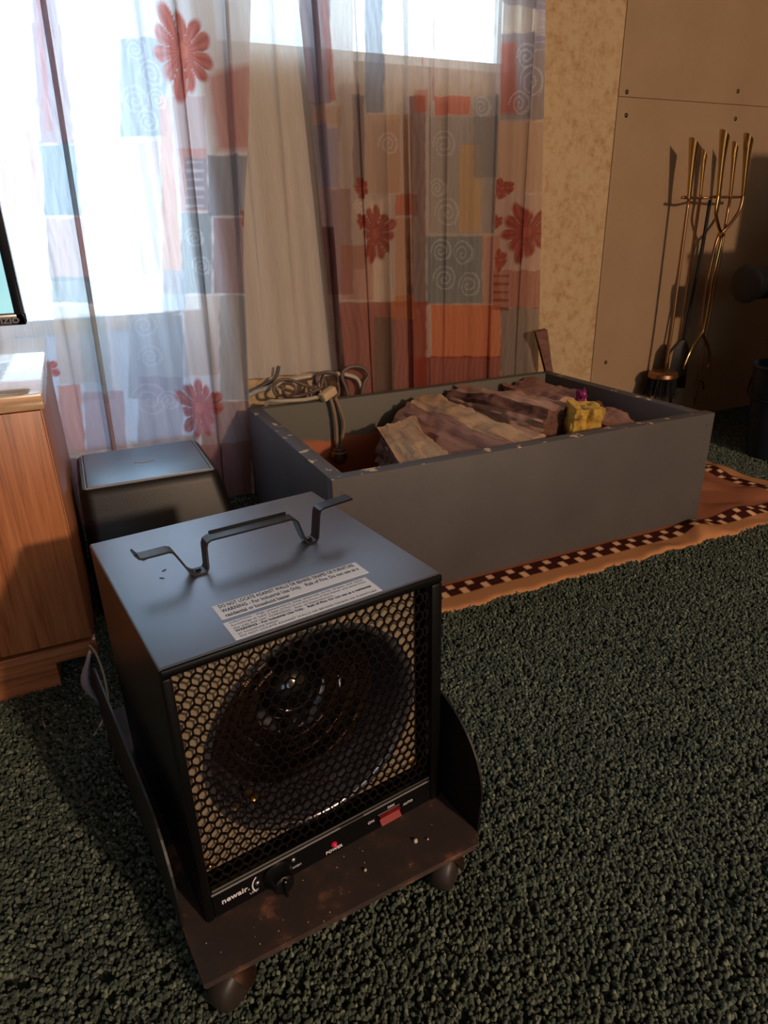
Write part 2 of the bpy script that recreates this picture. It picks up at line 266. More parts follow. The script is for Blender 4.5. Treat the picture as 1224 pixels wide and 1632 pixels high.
PRINT=[
 (0,[(-0.589, 1.055), (-0.43, 1.06), (-0.455, 0.884), (-0.629, 0.885)],(226, 160, 140),0.75,0.004),
 (0,[(-0.528, 1.312), (-0.399, 1.324), (-0.436, 1.071), (-0.562, 1.167)],(205, 170, 175),0.5,0.004),
 (0,[(-0.382, 1.395), (-0.323, 1.401), (-0.345, 1.033), (-0.434, 1.031)],(160, 128, 138),0.85,0.004),
 (0,[(-0.371, 1.396), (-0.355, 1.398), (-0.394, 1.059), (-0.414, 1.058)],(190, 110, 110),0.7,0.004),
 (0,[(-0.432, 1.033), (-0.346, 1.036), (-0.361, 0.868), (-0.452, 0.869)],(120, 140, 155),0.85,0.004),
 (0,[(-0.452, 0.869), (-0.358, 0.868), (-0.373, 0.707), (-0.473, 0.712)],(172, 120, 118),0.75,0.004),
 (0,[(-0.469, 0.727), (-0.37, 0.723), (-0.37, 0.65), (-0.478, 0.657)],(125, 140, 148),0.8,0.004),
 (0,[(-0.478, 0.657), (-0.373, 0.651), (-0.388, 0.435), (-0.504, 0.448)],(205, 185, 165),0.7,0.004),
 (0,[(-0.424, 0.629), (-0.346, 0.624), (-0.363, 0.382), (-0.445, 0.392)],(150, 165, 165),0.6,0.004),
 (0,[(-0.507, 0.448), (-0.444, 0.441), (-0.467, 0.247), (-0.528, 0.256)],(215, 140, 105),0.85,0.004),
 (0,[(-0.448, 0.419), (-0.334, 0.406), (-0.354, 0.229), (-0.467, 0.247)],(180, 145, 150),0.75,0.004),
 (0,[(-0.528, 0.256), (-0.181, 0.223), (0.014, 0.214), (-0.009, -0.066), (-0.552, 0.046)],(165, 105, 105),0.85,0.004),
 (0,[(-0.205, 1.266), (-0.087, 1.274), (-0.12, 1.053), (-0.241, 1.049)],(140, 160, 185),0.8,0.004),
 (0,[(-0.215, 1.043), (-0.146, 1.045), (-0.188, 0.714), (-0.26, 0.718)],(215, 190, 198),0.7,0.004),
 (0,[(-0.13, 1.151), (-0.099, 1.152), (-0.126, 0.728), (-0.139, 0.662), (-0.194, 0.665)],(222, 165, 145),0.8,0.004),
 (0,[(-0.099, 1.152), (-0.005, 1.157), (-0.031, 0.888), (-0.109, 0.873)],(200, 170, 175),0.6,0.004),
 (0,[(-0.006, 1.213), (0.138, 1.249), (0.112, 1.021), (0.002, 1.019)],(190, 120, 105),0.75,0.02),
 (0,[(-0.099, 1.031), (-0.021, 1.033), (-0.031, 0.875), (-0.111, 0.876)],(205, 150, 145),0.7,0.004),
 (0,[(-0.084, 1.01), (-0.02, 1.011), (-0.034, 0.88), (-0.098, 0.88)],(150, 155, 170),0.8,0.004),
 (0,[(-0.02, 1.018), (0.112, 1.021), (0.096, 0.862), (-0.039, 0.864)],(128, 132, 148),0.8,0.004),
 (0,[(-0.112, 0.876), (-0.024, 0.875), (-0.051, 0.657), (-0.142, 0.662)],(125, 138, 148),0.8,0.004),
 (0,[(-0.025, 0.864), (0.09, 0.862), (0.069, 0.65), (-0.051, 0.657)],(155, 130, 142),0.8,0.004),
 (0,[(-0.135, 0.661), (-0.029, 0.655), (-0.057, 0.422), (-0.167, 0.433)],(205, 190, 182),0.7,0.004),
 (0,[(-0.033, 0.656), (0.069, 0.65), (0.036, 0.333), (-0.07, 0.346)],(150, 150, 152),0.7,0.004),
 (0,[(-0.29, 0.62), (-0.143, 0.61), (-0.177, 0.359), (-0.33, 0.378)],(170, 185, 200),0.75,0.004),
 (0,[(-0.293, 0.446), (-0.167, 0.433), (-0.196, 0.225), (-0.325, 0.244)],(165, 160, 180),0.7,0.004),
 (0,[(-0.126, 0.353), (0.032, 0.334), (-0.002, 0.001), (-0.168, 0.033)],(160, 118, 112),0.8,0.004),
 (0,[(-0.184, 0.731), (-0.119, 0.728), (-0.136, 0.61), (-0.201, 0.614)],(165, 180, 200),0.7,0.004),
 (1,[(0.274, 1.464), (0.368, 1.474), (0.35, 1.151), (0.249, 1.147)],(140, 125, 150),0.85,0.004),
 (1,[(0.321, 1.469), (0.351, 1.472), (0.368, 1.159), (0.343, 1.158)],(175, 95, 85),0.8,0.004),
 (1,[(0.263, 1.155), (0.328, 1.158), (0.33, 0.935), (0.262, 0.935)],(118, 112, 130),0.85,0.004),
 (1,[(0.29, 1.148), (0.381, 1.152), (0.378, 1.098), (0.286, 1.095)],(185, 150, 130),0.8,0.004),
 (1,[(0.309, 1.096), (0.372, 1.098), (0.363, 0.935), (0.298, 0.935)],(150, 140, 160),0.85,0.004),
 (1,[(0.275, 0.935), (0.394, 0.935), (0.392, 0.632), (0.267, 0.639)],(140, 110, 120),0.85,0.004),
 (1,[(0.368, 1.205), (0.455, 1.21), (0.436, 0.705), (0.341, 0.709)],(170, 140, 122),0.6,0.004),
 (1,[(0.461, 1.484), (0.512, 1.49), (0.51, 1.134), (0.452, 1.132)],(120, 128, 142),0.85,0.004),
 (1,[(0.409, 1.177), (0.454, 1.179), (0.445, 0.935), (0.398, 0.935)],(120, 108, 112),0.8,0.004),
 (1,[(0.452, 1.132), (0.564, 1.136), (0.56, 0.918), (0.444, 0.918)],(180, 145, 120),0.75,0.004),
 (1,[(0.518, 1.135), (0.61, 1.138), (0.608, 0.922), (0.513, 0.922)],(190, 150, 120),0.7,0.004),
 (1,[(0.539, 0.922), (0.622, 0.922), (0.621, 0.855), (0.538, 0.856)],(190, 95, 60),0.85,0.004),
 (1,[(0.538, 0.856), (0.608, 0.856), (0.606, 0.58), (0.532, 0.585)],(185, 130, 90),0.8,0.004),
 (1,[(0.632, 1.502), (0.639, 1.503), (0.639, 1.164), (0.631, 1.163)],(150, 70, 70),0.7,0.004),
 (1,[(0.667, 1.506), (0.679, 1.507), (0.682, 1.174), (0.669, 1.173)],(150, 80, 80),0.7,0.004),
 (1,[(0.589, 1.185), (0.648, 1.188), (0.649, 0.303), (0.58, 0.311)],(108, 78, 80),0.85,0.004),
 (1,[(0.61, 1.202), (0.658, 1.205), (0.659, 1.14), (0.61, 1.138)],(180, 80, 60),0.7,0.004),
 (1,[(0.68, 1.19), (0.812, 1.196), (0.813, 1.139), (0.68, 1.134)],(200, 110, 85),0.9,0.004),
 (1,[(0.786, 1.518), (0.875, 1.528), (0.884, 1.346), (0.791, 1.339)],(205, 180, 180),0.5,0.004),
 (1,[(0.654, 1.133), (0.899, 1.143), (0.916, 0.796), (0.655, 0.802)],(140, 135, 132),0.7,0.004),
 (1,[(0.766, 1.063), (0.851, 1.065), (0.862, 0.801), (0.772, 0.803)],(200, 165, 120),0.85,0.004),
 (1,[(0.816, 1.196), (0.915, 1.201), (0.927, 0.966), (0.824, 0.965)],(135, 138, 142),0.7,0.004),
 (1,[(0.906, 1.363), (1.087, 1.377), (1.109, 1.136), (0.918, 1.13)],(135, 125, 130),0.85,0.004),
 (1,[(0.902, 1.347), (0.971, 1.352), (0.985, 1.144), (0.913, 1.141)],(185, 100, 85),0.75,0.015),
 (1,[(1.026, 1.544), (1.071, 1.549), (1.09, 1.345), (1.042, 1.341)],(150, 145, 165),0.6,0.004),
 (1,[(0.902, 1.129), (1.104, 1.136), (1.123, 0.921), (0.912, 0.921)],(185, 145, 112),0.75,0.004),
 (1,[(0.888, 0.921), (1.113, 0.921), (1.135, 0.671), (0.899, 0.681)],(175, 125, 110),0.6,0.004),
 (1,[(0.648, 0.8), (0.867, 0.795), (0.876, 0.573), (0.649, 0.587)],(118, 128, 128),0.9,0.004),
 (1,[(0.862, 0.795), (0.937, 0.793), (0.949, 0.569), (0.871, 0.574)],(185, 120, 90),0.7,0.004),
 (1,[(0.672, 0.586), (0.954, 0.569), (0.965, 0.377), (0.674, 0.405)],(205, 112, 58),0.9,0.004),
 (1,[(0.613, 0.419), (0.964, 0.387), (0.973, 0.219), (0.612, 0.263)],(150, 62, 45),0.9,0.004),
 (1,[(0.899, 0.685), (1.118, 0.676), (1.13, 0.542), (0.905, 0.557)],(165, 92, 72),0.85,0.004),
 (1,[(0.949, 0.558), (1.126, 0.547), (1.152, 0.246), (0.965, 0.267)],(125, 108, 95),0.85,0.004),
 (1,[(0.336, 0.616), (0.653, 0.597), (0.654, 0.258), (0.319, 0.299)],(150, 66, 52),0.85,0.004),
 (1,[(0.355, 0.78), (0.471, 0.777), (0.466, 0.608), (0.347, 0.616)],(170, 105, 85),0.7,0.004),
 (1,[(0.46, 0.56), (0.536, 0.555), (0.531, 0.273), (0.451, 0.283)],(120, 105, 92),0.85,0.004),
 (1,[(0.268, 0.834), (0.324, 0.833), (0.364, 0.293), (0.297, 0.301)],(98, 58, 58),0.9,0.004),
 (1,[(0.522, 0.624), (0.607, 0.62), (0.606, 0.54), (0.52, 0.546)],(190, 120, 80),0.6,0.004),
 (0,[(-0.081, 1.002), (-0.032, 1.003), (-0.031, 0.994), (-0.081, 0.993)],(225, 225, 235),0.6,0.004),
 (0,[(-0.084, 0.981), (-0.034, 0.982), (-0.034, 0.973), (-0.084, 0.972)],(225, 225, 235),0.6,0.004),
 (0,[(-0.087, 0.96), (-0.037, 0.961), (-0.036, 0.951), (-0.087, 0.951)],(225, 225, 235),0.6,0.004),
 (0,[(-0.09, 0.939), (-0.04, 0.939), (-0.039, 0.93), (-0.09, 0.93)],(225, 225, 235),0.6,0.004),
 (0,[(-0.093, 0.917), (-0.043, 0.917), (-0.042, 0.908), (-0.093, 0.908)],(225, 225, 235),0.6,0.004),
 (0,[(-0.096, 0.896), (-0.045, 0.896), (-0.045, 0.886), (-0.096, 0.887)],(225, 225, 235),0.6,0.004),
 (1,[(0.902, 0.671), (0.975, 0.668), (0.975, 0.655), (0.903, 0.659)],(95, 45, 40),0.6,0.004),
 (1,[(0.904, 0.644), (0.976, 0.641), (0.977, 0.628), (0.904, 0.632)],(95, 45, 40),0.6,0.004),
 (1,[(0.905, 0.617), (0.978, 0.614), (0.979, 0.601), (0.905, 0.605)],(95, 45, 40),0.6,0.004),
 (1,[(0.906, 0.59), (0.98, 0.586), (0.98, 0.573), (0.907, 0.578)],(95, 45, 40),0.6,0.004),
 (1,[(0.907, 0.563), (0.981, 0.558), (0.982, 0.545), (0.908, 0.55)],(95, 45, 40),0.6,0.004),
 (1,[(1.035, 1.429), (1.077, 1.433), (1.078, 1.425), (1.036, 1.421)],(215, 210, 220),0.5,0.004),
 (1,[(1.036, 1.41), (1.079, 1.414), (1.08, 1.406), (1.037, 1.402)],(215, 210, 220),0.5,0.004),
 (1,[(1.038, 1.391), (1.081, 1.395), (1.081, 1.386), (1.039, 1.383)],(215, 210, 220),0.5,0.004),
 (1,[(1.04, 1.372), (1.082, 1.375), (1.083, 1.367), (1.04, 1.364)],(215, 210, 220),0.5,0.004),
 (1,[(1.041, 1.353), (1.084, 1.356), (1.085, 1.348), (1.042, 1.344)],(215, 210, 220),0.5,0.004),
 (1,[(1.043, 1.333), (1.086, 1.336), (1.087, 1.328), (1.043, 1.325)],(215, 210, 220),0.5,0.004),
]
FLOWERS=[
 (0,(-0.054,1.248),0.100,0.125),
 (0,(-0.132,0.334),0.085,0.116),
 (1,(0.478,0.809),0.074,0.109),
 (1,(1.044,0.801),0.139,0.113),
 (0,(-0.522,0.488),0.040,0.043),
 (1,(0.430,0.935),0.033,0.037),
 (1,(0.939,0.936),0.050,0.041),
 (0,(0.075,0.851),0.029,0.036),
 (1,(0.924,0.836),0.030,0.027),
 (1,(0.423,0.846),0.021,0.028),
 (1,(0.941,0.714),0.031,0.050),
]
SCROLLS=[
 (0,-0.172,1.242,0.024),
 (0,-0.142,1.191,0.028),
 (0,-0.189,1.134,0.031),
 (0,-0.135,1.137,0.022),
 (0,-0.166,1.087,0.025),
 (0,-0.084,0.809,0.024),
 (0,-0.073,0.734,0.025),
 (0,-0.254,0.584,0.034),
 (0,-0.270,0.370,0.049),
 (0,-0.217,0.364,0.029),
 (0,-0.250,0.496,0.031),
 (1,1.002,1.306,0.033),
 (1,1.031,1.241,0.044),
 (1,0.987,1.179,0.034),
 (1,0.714,1.058,0.036),
 (1,0.728,0.863,0.042),
 (1,0.693,0.936,0.027),
 (1,0.847,1.164,0.028),
 (1,0.707,0.751,0.033),
 (1,0.790,0.739,0.039),
 (1,0.720,0.663,0.039),
 (1,0.818,0.638,0.040),
 (1,0.521,1.054,0.029),
 (1,0.422,0.884,0.021),
 (0,-0.319,1.257,0.014),
]

# ================================================================== CURTAINS
def paint(C_, cur, X, Z):
    """C_: (n,3) linear colours, density returned in D"""
    D = np.full(len(X), .0)
    Z = np.where(Z > 1.40, 2.80-Z, Z)                  # the print repeats towards the rod
    if cur == 0: X = np.where(X < -.58, -.58+((X+.58) % .5), X)   # and along the far end
    from math import inf
    wob = .004*np.sin(X*90+Z*40)+.003*np.sin(Z*130)
    for c, poly, rgb, a, soft in PRINT:
        if c != cur: continue
        P = np.array(poly); n = len(P)
        # signed distance to a convex polygon (approximate): min over edges
        area = sum(P[i][0]*P[(i+1)%n][1]-P[(i+1)%n][0]*P[i][1] for i in range(n)); sg = 1 if area > 0 else -1
        d = np.full(len(X), 9.)
        for i in range(n):
            p, q = P[i], P[(i+1)%n]; e = q-p; ln = np.hypot(*e)+1e-9
            d = np.minimum(d, sg*(e[0]*(Z-p[1])-e[1]*(X-p[0]))/ln)
        m = np.clip((d+wob*.3)/soft, 0, 1)*a*(.96+.04*np.sin(X*310+3*np.sin(Z*23)))
        col = np.array(lin(rgb)); C_[:] = C_*(1-m[:,None]) + col*m[:,None]; D = np.maximum(D, m)
    for c, (cx,cz), rx, rz in FLOWERS:
        if c != cur: continue
        dx = (X-cx)/rx; dz = (Z-cz)/rz; r = np.hypot(dx,dz); th = np.arctan2(dz,dx)
        k = 11 if rx > .06 else 5
        pet = (.66+.32*np.abs(np.cos(th*k/2+1+.25*np.sin(th)))**.45)*(.84+.10*np.sin(th*3+1)+.08*np.sin(th*5+cx*40))
        m = np.clip((pet-r)*9, 0, 1)*.92
        vein = .5+.5*np.cos(th*k*2.0); lo = np.array(lin((150,52,44) if cur == 0 else (118,36,32))); hi = np.array(lin((205,110,92) if cur == 0 else (176,84,70)))
        f = np.clip(.25+.5*vein*(r<.9)+.5*(r<.14), 0, 1)[:,None]
        edge = (np.abs(np.cos(th*k/2+1+.25*np.sin(th)))<.16)*(r>.3)
        m = m*(1-.40*edge)
        C_[:] = C_*(1-m[:,None]) + (lo*(1-f)+hi*f)*m[:,None]; D = np.maximum(D, m)
    for c, cx, cz, rr in SCROLLS:
        if c != cur: continue
        dx = X-cx; dz = Z-cz; r = np.hypot(dx,dz); th = np.arctan2(dz,dx)
        s = (r/rr*2.2 - th/(2*PI)) % 1.0
        m = (np.minimum(s,1-s)*rr/2.2 < .0022)*(r < rr)*.30
        m = np.maximum(m, (np.abs(r-rr*1.02) < .002)*(np.cos(th-1.2)>-.5)*.28)
        w = np.array(lin((232,232,240))); C_[:] = C_*(1-m[:,None]) + w*m[:,None]
    return D
def curtain_mat(name, opac, dens_gain):
    N = NT(name); N.t.nodes.remove(N.b)
    a = N.n('ShaderNodeVertexColor'); a.layer_name = 'Col'; at = N.n('ShaderNodeAttribute'); at.attribute_name = 'weave'
    # fine vertical threads modulate how sheer the cloth is
    tc = N.n('ShaderNodeTexCoord'); mp = N.n('ShaderNodeMapping'); mp.inputs['Scale'].default_value = (260,260,14); N.l(tc.outputs['Object'], mp.inputs[0])
    no = N.n('ShaderNodeTexNoise'); no.inputs['Scale'].default_value = 1; no.inputs['Detail'].default_value = 3; N.l(mp.outputs[0], no.inputs['Vector'])
    ma = N.n('ShaderNodeMath', operation='MULTIPLY_ADD'); ma.inputs[1].default_value = .22; ma.inputs[2].default_value = opac-.11; N.l(no.outputs['Fac'], ma.inputs[0])
    mb = N.n('ShaderNodeMath', operation='MULTIPLY_ADD'); mb.inputs[1].default_value = dens_gain; N.l(at.outputs['Fac'], mb.inputs[0]); N.l(ma.outputs[0], mb.inputs[2]); mb.use_clamp = True
    df = N.n('ShaderNodeBsdfDiffuse'); tl = N.n('ShaderNodeBsdfTranslucent'); tr = N.n('ShaderNodeBsdfTransparent')
    N.l(a.outputs[0], df.inputs[0]); N.l(a.outputs[0], tl.inputs[0])
    m1 = N.n('ShaderNodeMixShader'); m1.inputs[0].default_value = .45; N.l(df.outputs[0], m1.inputs[1]); N.l(tl.outputs[0], m1.inputs[2])
    m2 = N.n('ShaderNodeMixShader'); N.l(mb.outputs[0], m2.inputs[0]); N.l(tr.outputs[0], m2.inputs[1]); N.l(m1.outputs[0], m2.inputs[2]); N.l(m2.outputs[0], N.o.inputs[0])
    return N.m
def smoothstep(a, b, x): t = np.clip((x-a)/(b-a), 0, 1); return t*t*(3-2*t)
def curtain(name, cur, x0, x1, ztop, zbot, edge_r, edge_l, folds, base, m, ymid=.80, step=.003, amp=.022, yfun=None, dens=None):
    """x0..x1 rest width at z=1.1; edge_r/edge_l: functions z -> x of each side; folds: list of (x, width, depth, overlap)"""
    zs = np.concatenate([np.arange(zbot, 1.50, step), np.linspace(1.50, ztop, 14)])
    fine = np.arange(x0, x1+step/2, step)
    X0, Z0 = np.meshgrid(fine, zs); s = (X0-x0)/(x1-x0)
    L = edge_l(Z0); R = edge_r(Z0); X = L + (R-L)*s
    Y = np.full_like(X, ymid) + .006*np.sin(X*55+1.3*np.sin(Z0*2.1)) + .004*np.sin(X*131+Z0*3)
    for (fx, w, d, ov) in folds:                     # each fold doubles the cloth over itself
        fxz = fx(Z0) if callable(fx) else fx; u = (X-fxz)/w; g = np.exp(-u*u)
        Y = Y - d*g*np.cos(u*1.4); X = X + ov*w*u*np.exp(-u*u)*-2.2
    if yfun is not None: Y = Y + yfun(X, Z0)
    n = X.size; Cc = np.tile(np.array(lin(base)), (n,1)); Xf, Zf = X.ravel(), Z0.ravel()
    D = paint(Cc, cur, Xf, Zf) if cur is not None else np.zeros(n)
    if dens is not None: D = np.maximum(D, dens(Xf, Zf))
    co = np.stack([Xf, Y.ravel(), Zf], 1); ny, nx = X.shape
    i = np.arange((ny-1)*(nx-1)); r_, c_ = i//(nx-1), i % (nx-1); a = r_*nx+c_
    F = np.stack([a, a+1, a+nx+1, a+nx], 1)
    me = bpy.data.meshes.new(name); me.vertices.add(n); me.vertices.foreach_set('co', co.ravel()); me.loops.add(F.size); me.loops.foreach_set('vertex_index', F.ravel().astype(np.int32))
    me.polygons.add(len(F)); me.polygons.foreach_set('loop_start', (np.arange(len(F))*4).astype(np.int32)); me.update(calc_edges=True)
    at = me.color_attributes.new('Col', 'FLOAT_COLOR', 'POINT'); at.data.foreach_set('color', np.concatenate([Cc, np.ones((n,1))], 1).ravel())
    aw = me.attributes.new('weave', 'FLOAT', 'POINT'); aw.data.foreach_set('value', D)
    me.shade_smooth(); me.materials.append(m)
    o = bpy.data.objects.new(name, me); COL.objects.link(o); return o
m_cur = curtain_mat('sheer_print_cloth', .44, .50)
m_liner = curtain_mat('plain_sheer_cloth', .80, 0)
il = lambda p: (lambda z: np.interp(z, [q[1] for q in p], [q[0] for q in p]))
o = curtain('curtain', 0, -1.65, .11, 2.12, .03, il([(-.004,0),(.03,.43),(.11,1.12),(.14,1.4),(.16,2.1)]), il([(-1.6,0),(-1.65,2.1)]),
    [(il([(-.40,0),(-.375,.9),(-.36,1.4)]), .045, .045, .72), (il([(-.47,0),(-.44,1.4)]), .03, .02, .4), (il([(-.09,0),(-.06,1.4)]), .02, .018, .7), (il([(.0,0),(.05,.9),(.07,1.4)]), .03, .03, .7),
     (-.62,.05,.03,.6), (-.80,.05,.03,.6), (-1.0,.05,.03,.6), (-1.2,.05,.03,.6), (-1.4,.05,.03,.6), (il([(-.16,0),(-.15,1.4)]), .012, .012, .3)],
    (222,222,226), m_cur, yfun=lambda X,Z: .012*np.sin(X*17+1), dens=lambda X,Z: .85*smoothstep(-.185,-.165,X-.03*(1.0-Z))*(Z>0)+.6*np.exp(-((X+.37+.03*(1-Z))/.05)**4))
tag(o, 'sheer patchwork print curtain over the bright window beside the television', 'curtain')
o = curtain('curtain', 1, .26, 1.09, 2.12, .03, il([(1.135,0),(1.128,.33),(1.07,1.45),(1.05,2.1)]), il([(.34,0),(.30,.38),(.259,1.38),(.23,2.1)]),
    [(il([(.34,0),(.30,1.4)]), .03, .035, .8), (il([(.45,0),(.42,1.4)]), .02, .02, .7), (il([(.60,0),(.575,1.4)]), .024, .03, .8), (.66,.014,.014,.5), (.72,.014,.012,.4), (il([(.90,0),(.89,1.4)]), .025, .025, .7), (1.02,.02,.015,.5), (.51,.02,.016,.4)],
    (222,210,200), m_cur)
tag(o, 'sheer patchwork print curtain with red flowers behind the grey wood box', 'curtain')
o = curtain('liner_curtain', None, -.02, .46, 2.12, .395, il([(.40,.38),(.46,2.1)]), il([(-.06,.38),(-.02,2.1)]),
    [(.10,.03,.012,.4), (.2,.03,.012,.4), (.33,.03,.012,.4)], (226,220,212), m_liner, ymid=.838, step=.006)
tag(o, 'plain white liner curtain hanging in the gap between the two print curtains', 'curtain')
bm = B(); tube(bm, [(-1.9,.80,2.13),(1.3,.80,2.13)], .011, 12)
for x in (-1.88, -.1, 1.28): box(bm, (x-.008,.80,2.122), (x+.008,.87,2.138))
tag(obj('curtain_rod', bm, m_frame, smooth='auto'), 'white curtain rod fixed across the top of both windows', 'curtain rod')

# ================================================================== SPACE HEATER
HA = math.radians(8.00999); HO = Vector((-.42593, -.66740, 0))
m_black = mat('black_satin_enamel', (10,10,12), .30, spec=.55, bump=(420,.05,.0004))
m_top_en = mat('enamel_top_window_sheen', (128,131,139), .40, .85, bump=(420,.04,.0003))  # black enamel greyed and made metallic to imitate the window's reflection
m_black2 = mat('black_dull_metal', (8,8,9), .36, spec=.3)
m_mesh = mat('dark_grille_wire', (26,17,13), .42, .5)
m_refl = mat('galvanised_plate', (170,154,130), .36, .45, noise_=(14,(160,138,110),.35,.7))
m_bowl = mat('dark_polished_reflector', (140,140,150), .17, .88, bump=(9,.35,.01))
m_coil = mat('heating_coil_steel', (104,84,74), .3, .8)
m_hub = mat('glossy_black_hub', (9,9,12), .10, spec=.7)
m_brass = mat('brass_screw', (205,160,90), .25, .9)
m_white_ink = mat('white_ink', (205,205,210), .6)
m_grey_line = mat('pale_edge_line', (150,148,150), .4)
m_label = mat('white_label_paper', (225,228,235), .45)
m_ink = mat('black_ink', (35,35,42), .6)
m_red = mat('red_switch_plastic', (130,22,26), .3)
m_led = mat('red_indicator_lens', (190,25,50), .2, emis=((200,30,70), .12))
HZ, HW, HD, HT = .0705, .341, .344, .428
heater = empty('space_heater', HO + Vector((0,0,HZ)), HA); tag(heater, 'black metal space heater with honeycomb grille, standing on the low wheeled platform', 'heater')
def h(z): return z-HZ
# housing: folded sheet shell, open at the front
bm = B(); t = .0025; x0, x1, y0, y1, z0, z1 = 0, HW, 0, HD, 0, h(HT)
box(bm,(x0,y0+.001,z0),(x0+t,y1,z1-.004)); box(bm,(x1-t,y0+.001,z0),(x1,y1,z1-.004)); box(bm,(x0+t,y1-t,z0),(x1-t,y1,z1-.003)); box(bm,(x0+t,y0+.001,z0),(x1-t,y1-t,z0+t))
housing = obj('housing', bm, m_black, heater)
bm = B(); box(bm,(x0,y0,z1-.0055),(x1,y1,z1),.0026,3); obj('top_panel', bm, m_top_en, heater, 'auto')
# front frame
bm = B()
box(bm,(0,-.003,h(.4165)),(HW,.010,z1-.001),.003,2); box(bm,(0,-.003,0),(.0105,.012,h(.4165)),.003,2); box(bm,(HW-.0165,-.003,0),(HW,.012,h(.4165)),.003,2)
box(bm,(.0105,-.001,h(.1085)),(HW-.0165,.008,h(.114)),.0015,1)
obj('front_frame', bm, m_black2, heater, 'auto')
# honeycomb grille
bm = B(); wx, a_, b_ = .01255, .0072, .0051; dz = a_+b_; sw = .00092
gx0, gx1, gz0, gz1 = .0105, HW-.012, h(.1145), h(.4165)
def strip(p, q):
    (xa,za),(xb,zb) = p, q
    if max(xa,xb) < gx0 or min(xa,xb) > gx1 or min(za,zb) > gz1 or max(za,zb) < gz0: return
    xa, xb = min(max(xa,gx0),gx1), min(max(xb,gx0),gx1); za, zb = min(max(za,gz0),gz1), min(max(zb,gz0),gz1)
    d = Vector((xb-xa,0,zb-za)); 
    if d.length < 1e-4: return
    n = Vector((-d.z,0,d.x)).normalized()*sw; e = d.normalized()*sw*.4; A = Vector((xa,.006,za))-e; Bq = Vector((xb,.006,zb))+e; w = Vector((0,.0024,0))
    vs = [bm.verts.new(v) for v in (A-n,Bq-n,Bq+n,A+n,A-n+w,Bq-n+w,Bq+n+w,A+n+w)]
    for f in ((0,1,2,3),(7,6,5,4),(0,4,5,1),(1,5,6,2),(2,6,7,3),(3,7,4,0)): bm.faces.new([vs[i] for i in f])
r_ = 0; z = gz0-dz
while z < gz1+dz:
    x = gx0-wx+(wx/2 if r_ % 2 else 0)
    while x < gx1+wx:
        strip((x+wx/2, z-a_/2), (x+wx/2, z+a_/2)); strip((x-wx/2, z+a_/2), (x, z+a_/2+b_)); strip((x, z+a_/2+b_), (x+wx/2, z+a_/2)); x += wx
    z += dz; r_ += 1
obj('honeycomb_grille', bm, m_mesh, heater)
# galvanised face plate with round opening
bc = (.175, h(.250)); R0 = .138; bm = B(); n = 64
px0, px1, pz0, pz1 = .010, .322, h(.112), h(.4165)
ang = sorted([2*PI*k/n for k in range(n)] + [math.atan2(z-bc[1], x-bc[0]) % (2*PI) for x in (px0,px1) for z in (pz0,pz1)])
vi, vo = [], []
for a in ang:
    c, s = math.cos(a), math.sin(a)
    t_ = min([v for v in (((px1-bc[0])/c if c > 1e-6 else 9), ((px0-bc[0])/c if c < -1e-6 else 9), ((pz1-bc[1])/s if s > 1e-6 else 9), ((pz0-bc[1])/s if s < -1e-6 else 9))])
    vi.append(bm.verts.new((bc[0]+c*R0, .030, bc[1]+s*R0))); vo.append(bm.verts.new((bc[0]+c*t_, .030, bc[1]+s*t_)))
for k in range(len(ang)):
    j = (k+1) % len(ang); bm.faces.new((vi[k],vi[j],vo[j],vo[k]))
obj('face_plate', bm, m_refl, heater)
bm = B(); lathe(bm, [(R0+.006,.0285),(R0,.027),(R0-.004,.031),(.128,.060),(.120,.100),(.112,.150),(.075,.172),(.0,.176)], 64, (bc[0],0,bc[1]), 'y'); obj('reflector_bowl', bm, m_bowl, heater, True)
bm = B(); lathe(bm, [(.0,.086),(.012,.087),(.024,.091),(.036,.099),(.043,.108),(.046,.118),(.046,.165)], 40, (bc[0]+.004,0,bc[1]+.006), 'y'); obj('motor_hub', bm, m_hub, heater, 'auto')
bm = B()
for k in range(5):
    a = 2*PI*k/5; R = []
    for i in range(6):
        r = .045+i*.012; w = .35-.02*i
        R.append([Vector((bc[0]+math.cos(a+s*w)*r, .150+s*.012+(.0012 if j else 0), bc[1]+math.sin(a+s*w)*r)) for j in (0,1) for s in ((-1,0,1) if not j else (1,0,-1))])
    rings(bm, R)
obj('fan_blades', bm, m_black2, heater, True)
for r, dy in ((.060,.100),(.082,.094),(.104,.088)):
    bm = B(); c = Vector((bc[0]-.002, dy, bc[1]-.002)); A0, A1 = math.radians(112), math.radians(400)
    N_ = 90; P = [c + Vector((math.cos(A0+(A1-A0)*i/N_)*r, 0, math.sin(A0+(A1-A0)*i/N_)*r)) for i in range(N_+1)]
    tube(bm, P, .0036, 8)
    # spiral fin wound around the tube
    turns = int(r*5.03/.0030); Q0 = []; Q1 = []
    for i in range(turns*10+1):
        f = i/(turns*10); a = A0+(A1-A0)*f; ph = 2*PI*i/10
        base = c + Vector((math.cos(a)*r,0,math.sin(a)*r)); rad = Vector((math.cos(a),0,math.sin(a)))
        dvec = rad*math.cos(ph)+Vector((0,1,0))*math.sin(ph); Q0.append(bm.verts.new(base+dvec*.0034)); Q1.append(bm.verts.new(base+dvec*.0102))
    for i in range(len(Q0)-1): bm.faces.new((Q0[i],Q0[i+1],Q1[i+1],Q1[i]))
    obj('heating_coil', bm, m_coil, heater, 'auto')
bm = B()
for x, z in ((bc[0]-.02, .352),(bc[0]+.03,.356)):
    tube(bm, [(x,.088,h(z)),(x,.150,h(z))], .005, 10); lathe(bm, [(0,-.004),(.007,-.003),(.008,.0),(.008,.004)], 12, (x,.086,h(z)), 'y')
obj('coil_terminal', bm, mat('steel_terminal',(190,190,195),.2,1.), heater, 'auto')
